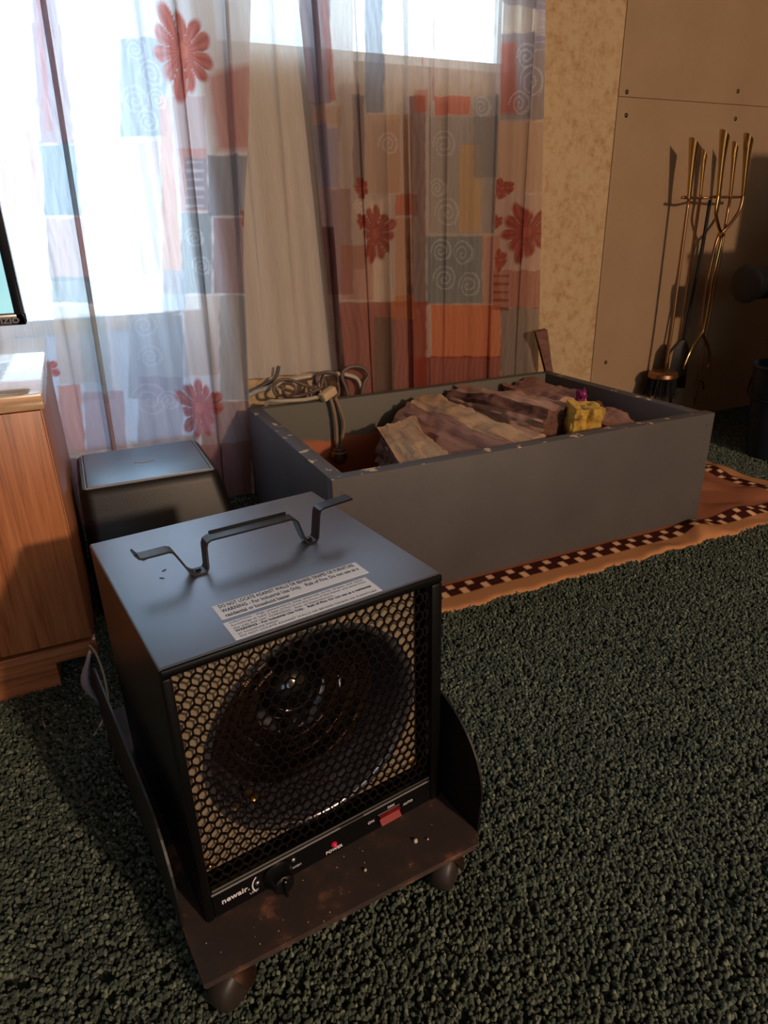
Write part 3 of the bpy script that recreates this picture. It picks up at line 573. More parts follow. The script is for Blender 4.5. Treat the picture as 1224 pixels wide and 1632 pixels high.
for x, z in ((.020,h(.122)),(.316,h(.121)),(.088,h(.172)),(.268,h(.352)),(.093,h(.345))):
    bm = B(); y = .029 if (x < .03 or x > .3) else .045
    lathe(bm, [(0,-.005),(.003,-.0045),(.0048,-.001),(.005,.012)], 12, (x,y,z), 'y'); obj('screw', bm, m_brass, heater, True)
# control panel
bm = B(); box(bm,(.0105,-.0015,.001),(HW-.0165,.010,h(.1085)),.001,1); cp = obj('control_panel', bm, m_black2, heater)
bm = B(); box(bm,(.010,-.0042,h(.1107)),(.180,-.002,h(.1114))); box(bm,(.215,-.0042,h(.1107)),(.318,-.002,h(.1112))); o = obj('ridge_highlight', bm, m_grey_line, heater); o['label'] = 'painted highlight along the ridge above the control panel'  # pale strips standing in for the highlight on the ridge
FR = (PI/2,0,0); yf = -.0019
text('lettering', 'newair.', .0112, m_white_ink, cp, (.0205,yf,h(.0885)), FR, bold=.0003)
text('lettering', 'LOW', .0048, m_white_ink, cp, (.0545,yf,h(.0800)), FR); text('lettering', 'HIGH', .0048, m_white_ink, cp, (.1115,yf,h(.0835)), FR)
text('lettering', 'POWER', .0068, m_white_ink, cp, (.158,yf,h(.0765)), FR, bold=.0002)
text('lettering', 'ON', .0062, m_white_ink, cp, (.2215,yf,h(.0890)), FR, bold=.0001); text('lettering', 'FAN', .0055, m_white_ink, cp, (.2530,yf,h(.0985)), FR, bold=.0001); text('lettering', 'AUTO', .0055, m_white_ink, cp, (.2780,yf,h(.0890)), FR, bold=.0001)
# dial arc mark, knob, lamp, switch
bm = B(); P = [Vector((.0815+math.cos(a)*.0225, yf-.0002, h(.0905)+math.sin(a)*.0185)) for a in [math.radians(d) for d in range(138,222,7)]]
for p, q in zip(P, P[1:]):
    d = (q-p).normalized(); n_ = Vector((-d.z,0,d.x))*.0009; bm.faces.new([bm.verts.new(v) for v in (p-n_,q-n_,q+n_,p+n_)])
obj('dial_mark', bm, m_white_ink, cp)
bm = B(); lathe(bm, [(0,-.024),(.0115,-.024),(.0135,-.022),(.015,-.008),(.0185,-.004),(.0185,-.002)], 36, (.0915,0,h(.0905)), 'y'); box(bm,(.0895,-.029,h(.0905)-.013),(.0935,-.022,h(.0905)+.013),.001,1)
obj('dial_knob', bm, m_black, heater, 'auto')
for x, z in ((.0655,.0925),(.1135,.0985)):
    bm = B(); lathe(bm, [(0,-.004),(.0025,-.0035),(.003,-.002)], 12, (x,0,h(z)), 'y'); obj('panel_screw', bm, mat('bright_screw',(190,190,195),.25,.9), heater, True)
bm = B(); lathe(bm, [(0,-.0065),(.002,-.006),(.0034,-.0035),(.004,-.002)], 16, (.1705,0,h(.0875)), 'y'); o = obj('power_light', bm, m_led, heater, True); o['label'] = 'small red power light'
bm = B(); box(bm,(.236,-.0035,h(.0800)),(.2725,-.001,h(.0975)),.001,1); sb = obj('switch_bezel', bm, m_black, heater)
bm = B(); extrude_poly(bm, [(.2385,-.0035,h(.0820)),(.2385,-.0105,h(.0835)),(.2385,-.0045,h(.0890)),(.2385,-.0085,h(.0955)),(.2385,-.0035,h(.0958))], (.0315,0,0)); o = obj('rocker_switch', bm, m_red, sb); o['label'] = 'red rocker switch'
# strap bracket on top
bm = B(); z_ = lambda v: v-HZ
prof = [(.0255,.4765),(.0300,.4700),(.034,.4690),(.0640,.4690),(.0685,.4670),(.0720,.4610),(.0850,.4350),(.0895,.4305),(.0925,.4295),(.1020,.4295),(.1055,.4305),(.1075,.4345),(.1085,.4620),(.1105,.4680),(.1160,.4705),(.222,.4705),(.2275,.4690),(.2320,.4640),(.2405,.4360),(.2435,.4310),(.2470,.4296),(.2540,.4296),(.2575,.4308),(.2595,.4345),(.2635,.4660),(.2655,.4720),(.2710,.4745),(.3150,.4775)]
R = []; tk = .0026
for i, (x, z) in enumerate(prof):
    p = Vector((x,0,z)); a = Vector((prof[max(i-1,0)][0],0,prof[max(i-1,0)][1])); b = Vector((prof[min(i+1,len(prof)-1)][0],0,prof[min(i+1,len(prof)-1)][1])); d = (b-a).normalized(); n_ = Vector((-d.z,0,d.x))*tk/2
    R.append([Vector((q.x, y, q.z-HZ)) for q, y in ((p-n_,.165),(p+n_,.165),(p+n_,.184),(p-n_,.184))])
rings(bm, R); obj('handle_strap', bm, m_black2, heater, 'auto')
bm = B(); box(bm,(.119,.1842,.4685-HZ),(.224,.187,.4745-HZ),.0008,1); obj('grip_flange', bm, m_black2, heater)
for x in (.097,.2505): bm = B(); lathe(bm, [(0,.0026),(.003,.0022),(.004,0)], 12, (x,.1745,h(.4305)), 'z'); obj('handle_screw', bm, m_black2, heater, True)
# warning labels with printed text
def wlabel(c0, wx_, wy_, rz, lines, nm):
    bm = B(); box(bm,(0,0,0),(wx_,wy_,.0004)); o = obj('warning_label', bm, m_label, heater); o.location = (c0[0],c0[1],h(HT)+.0002); o.rotation_euler = (0,0,rz); o['label'] = nm
    y = wy_; fs = wy_/len(lines)*.92
    for i, (s, b, k) in enumerate(lines):
        y = wy_-(i+.85)*wy_/len(lines)*.97
        t = text('print', s, fs*(1.0 if b else .92), m_ink, o, (.006,y,.0005), (0,0,0), bold=.00025 if b else 0, extr=.00005)
        wd = t.dimensions.x or max(v.co.x for v in t.data.vertices); t.scale = (min(k*(wx_-.012)/max(v.co.x for v in t.data.vertices), 9), 1, 1)
wlabel((.0820,.0510), .1870, .0335, 0, [('DO NOT LOCATE AGAINST WALLS OR BEHIND DRAPES OR FURNITURE', 1, 1), ('WARNING - For Industrial Use Only.   Risk of Fire. Do not use as a', 1, 1), ('residential or household heater', 1, .44)], 'white label with three printed lines, further from the grille')
wlabel((.0800,.0050), .1790, .0385, 0, [('CAUTION - High temperature, keep electrical cords, drapes, and other', 0, 1), ('furnishings at least 3 feet (0.9m) from the front of the heater and away from', 0, 1), ('the side and rear. WARNING - Risk of Hyperthermia.', 0, .72), ('WARNING - For Industrial Use Only.   Risk of Fire. Do not use as a residential', 1, 1), ('or household heater.', 0, .28), ('DO NOT LOCATE AGAINST WALLS OR BEHIND DRAPES OR FURNITURE', 0, 1)], 'white label with six small printed lines, along the front edge')
bm = B()
for x,y,a in ((.063,.205,.4),(.055,.186,2.4),(.178,.086,1.2),(.05,.25,.1)): box(bm,(-.003,-.0004,0),(.003,.0004,.0006),mtx=Matrix.Translation((x,y,h(HT)+.0002))@Matrix.Rotation(a,4,'Z'))
o = obj('lint_specks', bm, m_ink, heater); o['kind'] = 'stuff'

# ================================================================== ROLLING PLATFORM
m_rust = mat('rusty_lamplit_plate', (46,36,33), .75, noise_=(13,(126,84,62),.47,.66), bump=(45,.3,.002), mid=(60,44,38))  # rust, with its orange blotches brightened to stand for lamp-lit patches
m_blackplate = mat('dusty_black_sheet', (12,12,13), .5, noise_=(12,(22,21,22),.5,.8))
m_wheel = mat('dark_rubber_wheel', (44,37,34), .5)
m_hood = mat('brown_caster_metal', (78,58,48), .36, .8)
m_crumb = mat('pale_crumb', (190,180,150), .8)
plat = empty('rolling_platform', HO, HA); tag(plat, 'low rusty metal platform on casters carrying the black heater', 'dolly')
bm = B(); extrude_poly(bm, [(-.026,-.066,.064),(.334,-.093,.064),(.345,-.080,.064),(.351,.455,.064),(-.022,.46,.064)], (0,0,.006)); obj('deck', bm, m_rust, plat)
bm = B(); extrude_poly(bm, [(-.024,-.0645,.059),(.333,-.0915,.059),(.333,-.089,.059),(-.024,-.062,.059)], (0,0,.005)); obj('front_lip', bm, m_rust, plat)
def fin(x, prof, flare=0):
    bm = B(); P = [Vector(p) for p in prof]; extrude_poly(bm, [(x,y,z) for y,z in prof], (.003,0,0)); return bm
arc = lambda c, r, a0, a1, n=10: [(c[0]+r[0]*math.cos(math.radians(a0+(a1-a0)*i/n)), c[1]+r[1]*math.sin(math.radians(a0+(a1-a0)*i/n))) for i in range(n+1)]
obj('side_guard', fin(.3465, arc((.035,.135),(.117,.112),180,92)+[(.30,.247)]+arc((.36,.14),(.10,.107),88,0)+[(.46,.04),(-.075,.04)]), m_blackplate, plat)
obj('side_guard', fin(-.0255, arc((.09,.10),(.080,.10),180,92)+[(.30,.20)]+arc((.38,.10),(.085,.10),88,0)+[(.465,.055),(.01,.055)]), m_blackplate, plat)
bm = B(); R = []
for i in range(9):
    f = i/8; z = .095+.125*f; bulge = .014*math.sin(PI*f); w = .004+.012*math.sin(PI*min(1,f*1.1)); y = .475-.05*f
    R.append([Vector((-.024-bulge, y, z)), Vector((-.024-bulge-w*.5, y-.012, z)), Vector((-.026-bulge*.6-w*.2, y-.022, z)), Vector((-.022-bulge*.6, y-.01, z))])
rings(bm, R); o = obj('curled_rim', bm, mat('window_lit_metal',(165,150,160),.5), plat, True); o['label'] = 'curled back rim of the guard, painted pale for window light'  # rim coloured pale for the window light falling on it
def caster(x, y, rz, z0=.0):
    c = empty('caster', (x,y,0), rz, plat)
    bm = B(); lathe(bm, [(.006,-.0165),(.014,-.0160),(.0235,-.0140),(.0278,-.0085),(.0285,0),(.0278,.0085),(.0235,.0140),(.014,.0160),(.006,.0165)], 28, (0,0,.0287), 'x', (True,True)); obj('wheel', bm, m_wheel, c, True)
    bm = B(); R = []
    for i in range(9):            # dome-shaped hood over the back half of the wheel
        a = math.radians(-10+14.5*i); ring = []
        for q in (.0305, .0318):
            js = range(9) if q == .0318 else range(8,-1,-1)
            for j in js:
                b_ = math.radians(-80+20*j); ring.append(Vector((math.sin(b_)*q*.80, -math.cos(b_)*q*math.cos(a)*-1, .0287+math.cos(b_)*q*math.sin(a))))
        R.append(ring)
    rings(bm, R); obj('wheel_hood', bm, m_hood, c, 'auto')
    bm = B(); lathe(bm, [(.006,.0600),(.015,.0602),(.015,.0637),(.0,.0637)], 16, (0,0,0)); tube(bm,[(0,0,.055),(0,0,.0615)],.006,10); obj('swivel_plate', bm, m_hood, c, 'auto')
caster(.006,-.052,math.radians(-62)); caster(.298,-.070,math.radians(-55)); caster(-.002,.425,math.radians(15)); caster(.318,.42,math.radians(-10))
bm = B()
for i in range(24):
    x, y = RNG.uniform(-.01,.33), RNG.uniform(-.075,-.012); s = RNG.uniform(.0004,.0008)
    bmesh.ops.create_icosphere(bm, subdivisions=1, radius=s, matrix=Matrix.Translation((x,y+(-.0*x),.0705)))
for x, y, s in ((.1905,-.045,.0022),(.268,-.045,.0034),(.283,-.052,.0015)): bmesh.ops.create_icosphere(bm, subdivisions=1, radius=s, matrix=Matrix.Translation((x,y,.0715)))
o = obj('crumbs', bm, m_crumb, plat); o['kind'] = 'stuff'

# ================================================================== WOODEN BOX
def two_tone(name):
    N = NT(name); tc = N.n('ShaderNodeTexCoord'); sx = N.n('ShaderNodeSeparateXYZ'); N.l(tc.outputs['Object'], sx.inputs[0])
    no = N.n('ShaderNodeTexNoise'); no.inputs['Scale'].default_value = 9; N.l(tc.outputs['Object'], no.inputs['Vector'])
    ma = N.n('ShaderNodeMath', operation='MULTIPLY_ADD'); ma.inputs[1].default_value = .05; N.l(no.outputs['Fac'], ma.inputs[0]); N.l(sx.outputs['Z'], ma.inputs[2])
    r = N.n('ShaderNodeValToRGB'); r.color_ramp.elements[0].position = .215; r.color_ramp.elements[1].position = .225
    r.color_ramp.elements[0].color = (*lin((170,96,62)),1); r.color_ramp.elements[1].color = (*lin((96,92,82)),1); N.l(ma.outputs[0], r.inputs[0]); N.l(r.outputs[0], N.b.inputs['Base Color']); N.b.inputs['Roughness'].default_value = .7
    return N.m
def chipped(name, base, chip):
    """grey paint, worn through to pale wood in small spots along the upper edges"""
    N = NT(name); tc = N.n('ShaderNodeTexCoord'); no = N.n('ShaderNodeTexNoise'); no.inputs['Scale'].default_value = 26; no.inputs['Detail'].default_value = 5; N.l(tc.outputs['Object'], no.inputs['Vector'])
    sx = N.n('ShaderNodeSeparateXYZ'); N.l(tc.outputs['Object'], sx.inputs[0])
    mr = N.n('ShaderNodeMapRange'); mr.inputs['From Min'].default_value = .3085; mr.inputs['From Max'].default_value = .3180; mr.inputs['To Min'].default_value = 0; mr.inputs['To Max'].default_value = .19; N.l(sx.outputs['Z'], mr.inputs[0])
    ad = N.n('ShaderNodeMath', operation='ADD'); N.l(no.outputs['Fac'], ad.inputs[0]); N.l(mr.outputs[0], ad.inputs[1])
    r = N.n('ShaderNodeValToRGB'); r.color_ramp.elements[0].position = .79; r.color_ramp.elements[1].position = .803
    r.color_ramp.elements[0].color = (0,0,0,1); r.color_ramp.elements[1].color = (1,1,1,1); N.l(ad.outputs[0], r.inputs[0])
    n2 = N.n('ShaderNodeTexNoise'); n2.inputs['Scale'].default_value = 5; n2.inputs['Detail'].default_value = 6; N.l(tc.outputs['Object'], n2.inputs['Vector'])
    r2 = N.n('ShaderNodeValToRGB'); r2.color_ramp.elements[0].position = .3; r2.color_ramp.elements[1].position = .75; r2.color_ramp.elements[0].color = (*lin(base),1); r2.color_ramp.elements[1].color = (*lin(tuple(v*.86 for v in base)),1); N.l(n2.outputs['Fac'], r2.inputs[0])
    mx = N.n('ShaderNodeMix'); mx.data_type = 'RGBA'; N.l(r.outputs[0], mx.inputs[0]); N.l(r2.outputs[0], mx.inputs[6]); mx.inputs[7].default_value = (*lin(chip),1)
    N.l(mx.outputs[2], N.b.inputs['Base Color']); N.b.inputs['Roughness'].default_value = .62
    bp = N.n('ShaderNodeBump'); bp.inputs['Strength'].default_value = .25; bp.inputs['Distance'].default_value = .002; n3 = N.n('ShaderNodeTexNoise'); n3.inputs['Scale'].default_value = 60; N.l(tc.outputs['Object'], n3.inputs['Vector']); N.l(n3.outputs['Fac'], bp.inputs['Height']); N.l(bp.outputs[0], N.b.inputs['Normal'])
    return N.m
m_box = chipped('chipped_grey_paint', (84,79,78), (205,170,130))
m_inside = two_tone('half_painted_board')
BZ = .0145
crate = empty('firewood_box', (0,0,BZ)); tag(crate, 'low open wooden box painted grey with chipped edges, full of firewood', 'box')
def board(name, a, b, m, bev=.0022, lab=None):
    bm = B(); box(bm, (a[0],a[1],a[2]-BZ), (b[0],b[1],b[2]-BZ), bev, 2)
    # hand-worn edges
    for v in bm.verts:
        v.co += Vector(noise.noise_vector(v.co*31))*.0006
    o = obj(name, bm, m, crate, 'auto')
    if lab: o['label'] = lab
    return o
board('front_board', (-.002,0,BZ), (1.126,.036,.332), m_box)
board('side_board', (-.002,.0365,BZ), (.036,.724,.3315), m_box)
board('side_board', (1.082,.0365,BZ), (1.118,.724,.330), m_box)
board('back_board', (.0365,.688,BZ), (1.0815,.724,.331), m_inside, lab='back board, raw orange wood below the painted upper band')
board('bottom_board', (.0365,.0365,BZ+.001), (1.0815,.6875,.026), mat('raw_plywood', (165,85,55), .8, noise_=(8,(130,64,42),.3,.7)))
for x in (.02,1.10):
    for z in (.07,.2,.3): bm = B(); lathe(bm, [(0,-.0012),(.0035,-.001),(.004,.0)], 10, (x,-.0003,z-BZ), 'y'); obj('nail_head', bm, m_box, crate)

# ------------------------------------------------------------------ firewood
def wood_mat(name, a, b, c, st=(2.2,34,34)):
    N = NT(name); tc = N.n('ShaderNodeTexCoord'); mp = N.n('ShaderNodeMapping'); mp.inputs['Scale'].default_value = st; N.l(tc.outputs['Object'], mp.inputs[0])
    no = N.n('ShaderNodeTexNoise'); no.inputs['Scale'].default_value = 1.6; no.inputs['Detail'].default_value = 8; no.inputs['Roughness'].default_value = .7; no.inputs['Distortion'].default_value = .25; N.l(mp.outputs[0], no.inputs['Vector'])
    r = N.n('ShaderNodeValToRGB'); r.color_ramp.elements[0].position = .27; r.color_ramp.elements[1].position = .74; r.color_ramp.elements[0].color = (*lin(c),1); r.color_ramp.elements[1].color = (*lin(b),1); e = r.color_ramp.elements.new(.44); e.color = (*lin(a),1)
    N.l(no.outputs['Fac'], r.inputs[0]); N.l(r.outputs[0], N.b.inputs['Base Color']); N.b.inputs['Roughness'].default_value = .8; N.b.inputs['Specular IOR Level'].default_value = .2
    bp = N.n('ShaderNodeBump'); bp.inputs['Strength'].default_value = .8; bp.inputs['Distance'].default_value = .006; N.l(no.outputs['Fac'], bp.inputs['Height']); N.l(bp.outputs[0], N.b.inputs['Normal'])
    return N.m
m_split = wood_mat('split_wood', (172,132,112), (202,164,138), (104,66,54))
m_redsplit = wood_mat('reddish_split_wood', (154,112,98), (178,138,120), (100,64,56))
m_pale = wood_mat('pale_split_wood', (184,146,110), (212,178,140), (120,78,58))
m_bark = wood_mat('dark_bark', (104,72,62), (134,98,82), (52,34,30), (14,22,22))
def log(name, label, a, b, poly, m, bark=(), m2=None, rough=.010, taper=1., seed=0, roll=0., faces=None, group=None, n=44):
    """poly: cross-section in (side, up) metres around the axis a->b; bark: indices of section edges clad in bark"""
    a, b = Vector(a), Vector(b); L = (b-a).length; d = (b-a).normalized(); side = d.cross(Vector((0,0,1))).normalized(); upv = side.cross(d)
    Mx = Matrix((d, side, upv)).transposed().to_4x4(); Mx.translation = a
    P = []; own = []
    k = 10
    for i, p in enumerate(poly):
        q = poly[(i+1) % len(poly)]
        for j in range(k): f = j/k; P.append((p[0]*(1-f)+q[0]*f, p[1]*(1-f)+q[1]*f)); own.append(i)
    cr_, sr_ = math.cos(roll), math.sin(roll)
    off = Vector((seed*3.1, seed*1.7, seed))
    bm = B(); R = []
    for i in range(n+1):
        x = L*i/n; s = 1+(taper-1)*i/n; ring = []
        for j, (u, w) in enumerate(P):
            u, w = u*s*cr_-w*s*sr_, u*s*sr_+w*s*cr_
            v = Vector((x,u,w)); nn = noise.noise(Vector((x*7, u*45, w*45))+off); n2 = noise.noise(Vector((x*38, u*70, w*70))+off); n3 = noise.noise(Vector((x*3, u*10, w*10))+off*2)
            n4 = noise.noise(Vector((x*4, u*160, w*160))+off); n5 = abs(noise.noise(Vector((x*9, u*22, w*22))+off*3))
            g = rough*(nn*1.2+n2*.5+n3*1.3+n4*.55-n5*1.3+.3)*(1.6 if own[j] in bark else 1)
            ln = math.hypot(u,w)+1e-6; e = 0
            if i == 0: e = noise.noise(Vector((u*30,w*30,seed)))*.006
            if i == n: e = noise.noise(Vector((u*30,w*30,seed+5)))*.006
            ring.append(Vector((x+e, -u*(1+g/ln), w*(1+g/ln))))
        R.append(ring)
    rings(bm, R, False, False); bm.verts.ensure_lookup_table()
    me_o = obj(name, bm, m, None, 'auto'); me = me_o.data
    # ends
    bm = B(); bm.from_mesh(me); bm.verts.ensure_lookup_table(); N = len(P)
    for base in (0, n*N):
        bm.verts.ensure_lookup_table(); vs = [bm.verts[base+j] for j in range(N)]; c = bm.verts.new(sum((v.co for v in vs), Vector())/N)
        for j in range(N): bm.faces.new((vs[j], vs[(j+1) % N], c))
    bm.faces.ensure_lookup_table(); bmesh.ops.recalc_face_normals(bm, faces=bm.faces[:])
    me.materials.append(m2 or m_redsplit)
    for f in bm.faces[-2*N:]: f.material_index = 1
    bm.to_mesh(me); bm.free(); me.set_sharp_from_angle(angle=math.radians(40))
    if faces:
        for e, fm in faces.items():
            me.materials.append(fm); k_ = len(me.materials)-1
            for pp in me.polygons:
                if pp.material_index == 0 and own[min(v % N for v in pp.vertices) if not (0 in [v % N for v in pp.vertices] and N-1 in [v % N for v in pp.vertices]) else N-1] == e: pp.material_index = k_
    me_o.matrix_world = Mx; tag(me_o, label, 'firewood', group)
    if bark:
        bm = B()
        for e in bark:
            js = [j for j in range(N) if own[j] == e]; js.append((js[-1]+1) % N); R2 = []
            for i in range(n+1):
                t = .004+.003*noise.noise(Vector((i*.5, e, seed)))
                inner = [R[i][j] for j in js]; mid = Vector((R[i][0].x,0,0)); outer = [p+(p-mid).normalized()*t for p in inner]
                R2.append(outer + inner[::-1])
            rings(bm, R2)
        o = obj('bark', bm, m_bark, me_o); o['label'] = 'dark bark still on the split log'
    return me_o
FW = 'firewood'
log('firewood_log','short split log nearest the empty end of the grey box, dark bark on its side',(.375,.475,.205),(.275,.085,.205),[(-.060,.085),(.058,.100),(.062,-.05),(-.055,-.05)][::1],m_pale,(3,),seed=1)
log('firewood_log','large split log with a pale ridge and a wide reddish face',(.525,.610,.220),(.560,.085,.212),[(-.125,.030),(-.035,.098),(.030,.112),(.078,.066),(.082,-.03),(-.10,-.04)],m_redsplit,(),m_split,seed=2,rough=.012,faces={1:m_pale,2:m_split})
log('firewood_log','flat-topped split log with broken bark along one edge, behind the yellow block',(.715,.655,.262),(.800,.240,.258),[(-.078,.050),(-.05,.078),(.06,.072),(.085,.02),(0,-.06),(-.06,-.03)],m_split,(),m_bark,seed=3,rough=.014,faces={0:m_bark,3:m_redsplit})
log('firewood_log','brown split log lying deepest in the back corner of the grey box',(.960,.660,.255),(.930,.345,.265),[(-.075,.055),(.03,.072),(.09,.00),(.04,-.05),(-.06,-.04)],m_redsplit,(2,),m_split,seed=4)
log('firewood_log','narrow dark split log at the far end of the box before the magenta scrap',(.985,.355,.235),(.925,.075,.225),[(-.055,.06),(.03,.068),(.075,.0),(.0,-.045),(-.06,-.03)],m_redsplit,(1,),m_split,seed=5)
for i, (a, b) in enumerate((((.42,.16,.088),(.80,.14,.088)),((.44,.34,.088),(.84,.33,.088)),((.42,.54,.088),(.80,.56,.088)),((.925,.44,.088),(.985,.15,.088)),((.20,.27,.088),(.40,.25,.088)),((.885,.585,.088),(1.0,.58,.088)))):
    log('firewood_log','split log buried at the bottom of the grey box under the other logs',a,b,[(-.055,.06),(.05,.058),(.06,-.03),(.02,-.058),(-.05,-.055)],m_redsplit,(),seed=10+i,rough=.004,group='buried split logs',n=14)
# yellow crumbly block
bm = B(); bmesh.ops.create_cube(bm, size=1); bmesh.ops.subdivide_edges(bm, edges=bm.edges[:], cuts=9, use_grid_fill=True)
for v in bm.verts:
    c = v.co.copy(); v.co = Vector((c.x*.082, c.y*.07, c.z*.088)); n_ = noise.noise(c*3.1)*.010+noise.noise(c*8)*.007
    v.co += v.co.normalized()*n_
    if abs(c.x) < .07 and c.y < -.3: v.co.y += .010
    if abs(c.z-.05) < .06 and c.y < -.3: v.co.y += .005
o = obj('foam_block', bm, mat('yellow_foam', (196,158,66), .85, noise_=(45,(110,72,24),.50,.70), bump=(50,.8,.005)), smooth='auto'); o.location = (.833,.190,.306); o.rotation_euler = (.1,.05,-.35)
tag(o, 'crumbly yellow block resting on the logs near the front of the box', 'foam block')
bm = B(); R = []
for i in range(9):
    f = i/8; R.append([Vector((.022*math.cos(2*PI*k/10)*(1-.5*f)*(1+.5*math.sin(k*2.3+i)), .014*math.sin(2*PI*k/10)*(1+.4*math.cos(k*1.7+i)), .045*f+.006*math.sin(k*3+i))) for k in range(10)])
rings(bm, R); o = obj('plastic_scrap', bm, mat('magenta_plastic', (130,36,92), .35), smooth=True); o.location = (.955,.350,.312); o.rotation_euler = (.3,-.5,.4)
tag(o, 'crumpled magenta plastic scrap lying on the logs beside the yellow block', 'plastic scrap')
# leaning stick
bm = B(); P = [Vector((1.085,.742,.475)), Vector((1.105,.744,.42)), Vector((1.125,.746,.36)), Vector((1.150,.748,.29)), Vector((1.18,.75,.19)), Vector((1.21,.752,.10)), Vector((1.235,.754,.012))]
R = []
for i, p in enumerate(P):
    w = [.026,.022,.017,.014,.013,.012,.011][i]
    R.append([p+Vector((-w,-.008,-.005*(i==0))), p+Vector((w*.9,-.010,0)), p+Vector((w,.010,.004*(i==0))), p+Vector((-w*.9,.008,.0))])
rings(bm, R); o = obj('wood_splinter', bm, m_bark, smooth='auto'); tag(o, 'dark wood splinter standing behind the back corner of the grey box', 'kindling')

# ================================================================== CABLES AND CORD OVER THE BOX EDGE
m_cable = mat('off_white_cable', (176,164,146), .45); m_cable2 = mat('grey_brown_cable', (100,82,74), .5); m_strand = mat('dim_cord', (128,108,88), .5); m_conn = mat('beige_plastic', (200,172,132), .5); m_metal = mat('tarnished_fitting', (140,120,100), .3, .85)
bm = B(); tube(bm, smooth_path([(-.03,.850,.012),(-.03,.850,.20),(-.005,.848,.315),(.04,.825,.350),(.09,.795,.371),(.17,.78,.392),(.277,.778,.396),(.355,.778,.384),(.392,.778,.352),(.40,.778,.25),(.40,.778,.012)], 8), .0095, 12, flat=.7)
tag(obj('thick_cable', bm, m_cable, smooth=True), 'thick off-white cable arching up behind the back edge of the grey box', 'cable')
bm = B(); pts = []
for i in range(64):
    a = i*2*PI/16*1.02; r = .030+.008*math.sin(i*.7); pts.append((.20+.085*math.sin(i*.105)+r*1.1*math.cos(a), .752+.012*math.sin(i*.9), .366+r*math.sin(a)+.006*math.cos(i*.31)))
tube(bm, smooth_path([(.10,.755,.012)]+pts+[(.30,.755,.012)], 3), .0052, 8)
tag(obj('coiled_cable', bm, m_cable2, smooth=True), 'grey-brown cable wound in loops behind the back edge of the grey box', 'cable')
bm = B(); tube(bm, smooth_path([(.36,.770,.012),(.345,.765,.30),(.325,.765,.385),(.35,.765,.412),(.395,.765,.408),(.418,.765,.38),(.40,.765,.35),(.39,.765,.28),(.385,.765,.012)], 8), .006, 8)
tag(obj('thin_cable', bm, m_cable2, smooth=True), 'loop of grey cable sticking up in front of the red flowered curtain', 'cable')
bm = B(); tube(bm, smooth_path([(-.06,.853,.012),(-.055,.853,.22),(.015,.850,.335),(.08,.83,.370),(.115,.81,.395),(.128,.80,.432)], 8), .006, 8)
tag(obj('upright_cable', bm, mat('dark_grey_cable',(92,88,90),.5), smooth=True), 'dark grey cable end pointing up behind the left corner of the grey box', 'cable')
cord = empty('hanging_cord', (.24,.70,.332)); tag(cord, 'two-strand cord with a beige connector hanging into the empty end of the box', 'cord')
Lc = lambda p: Vector(p)-Vector((.24,.70,.332))
bm = B(); tube(bm, smooth_path([Lc(p) for p in ((.06,.765,.30),(.07,.752,.335),(.10,.722,.3405),(.17,.702,.3405),(.212,.690,.346))], 6), .0062, 8); obj('cord', bm, m_cable, cord, True)
bm = B(); box(bm, (-.027,-.014,-.013), (.027,.014,.013), .004, 2, Matrix.Translation(Lc((.242,.677,.356)))@Matrix.Rotation(.35,4,'Z')@Matrix.Rotation(-.35,4,'Y')); obj('connector', bm, m_conn, cord, 'auto')
for dx in (-.008, .009):
    bm = B(); tube(bm, smooth_path([Lc((.252+dx,.665,.345)),Lc((.262+dx*1.2,.662,.310)),Lc((.270+dx*1.6,.660,.260)),Lc((.266+dx*1.1,.660,.215)),Lc((.262+dx*.7,.660,.178))], 6), .0062, 8); obj('cord_strand', bm, m_strand, cord, True)
bm = B(); lathe(bm, [(0,.016),(.012,.016),(.019,.012),(.020,.004),(.025,.001),(.027,-.010),(.025,-.024),(.017,-.036),(.008,-.040),(0,-.041)], 24, Lc((.262,.660,.168))); obj('metal_fitting', bm, m_metal, cord, 'auto')

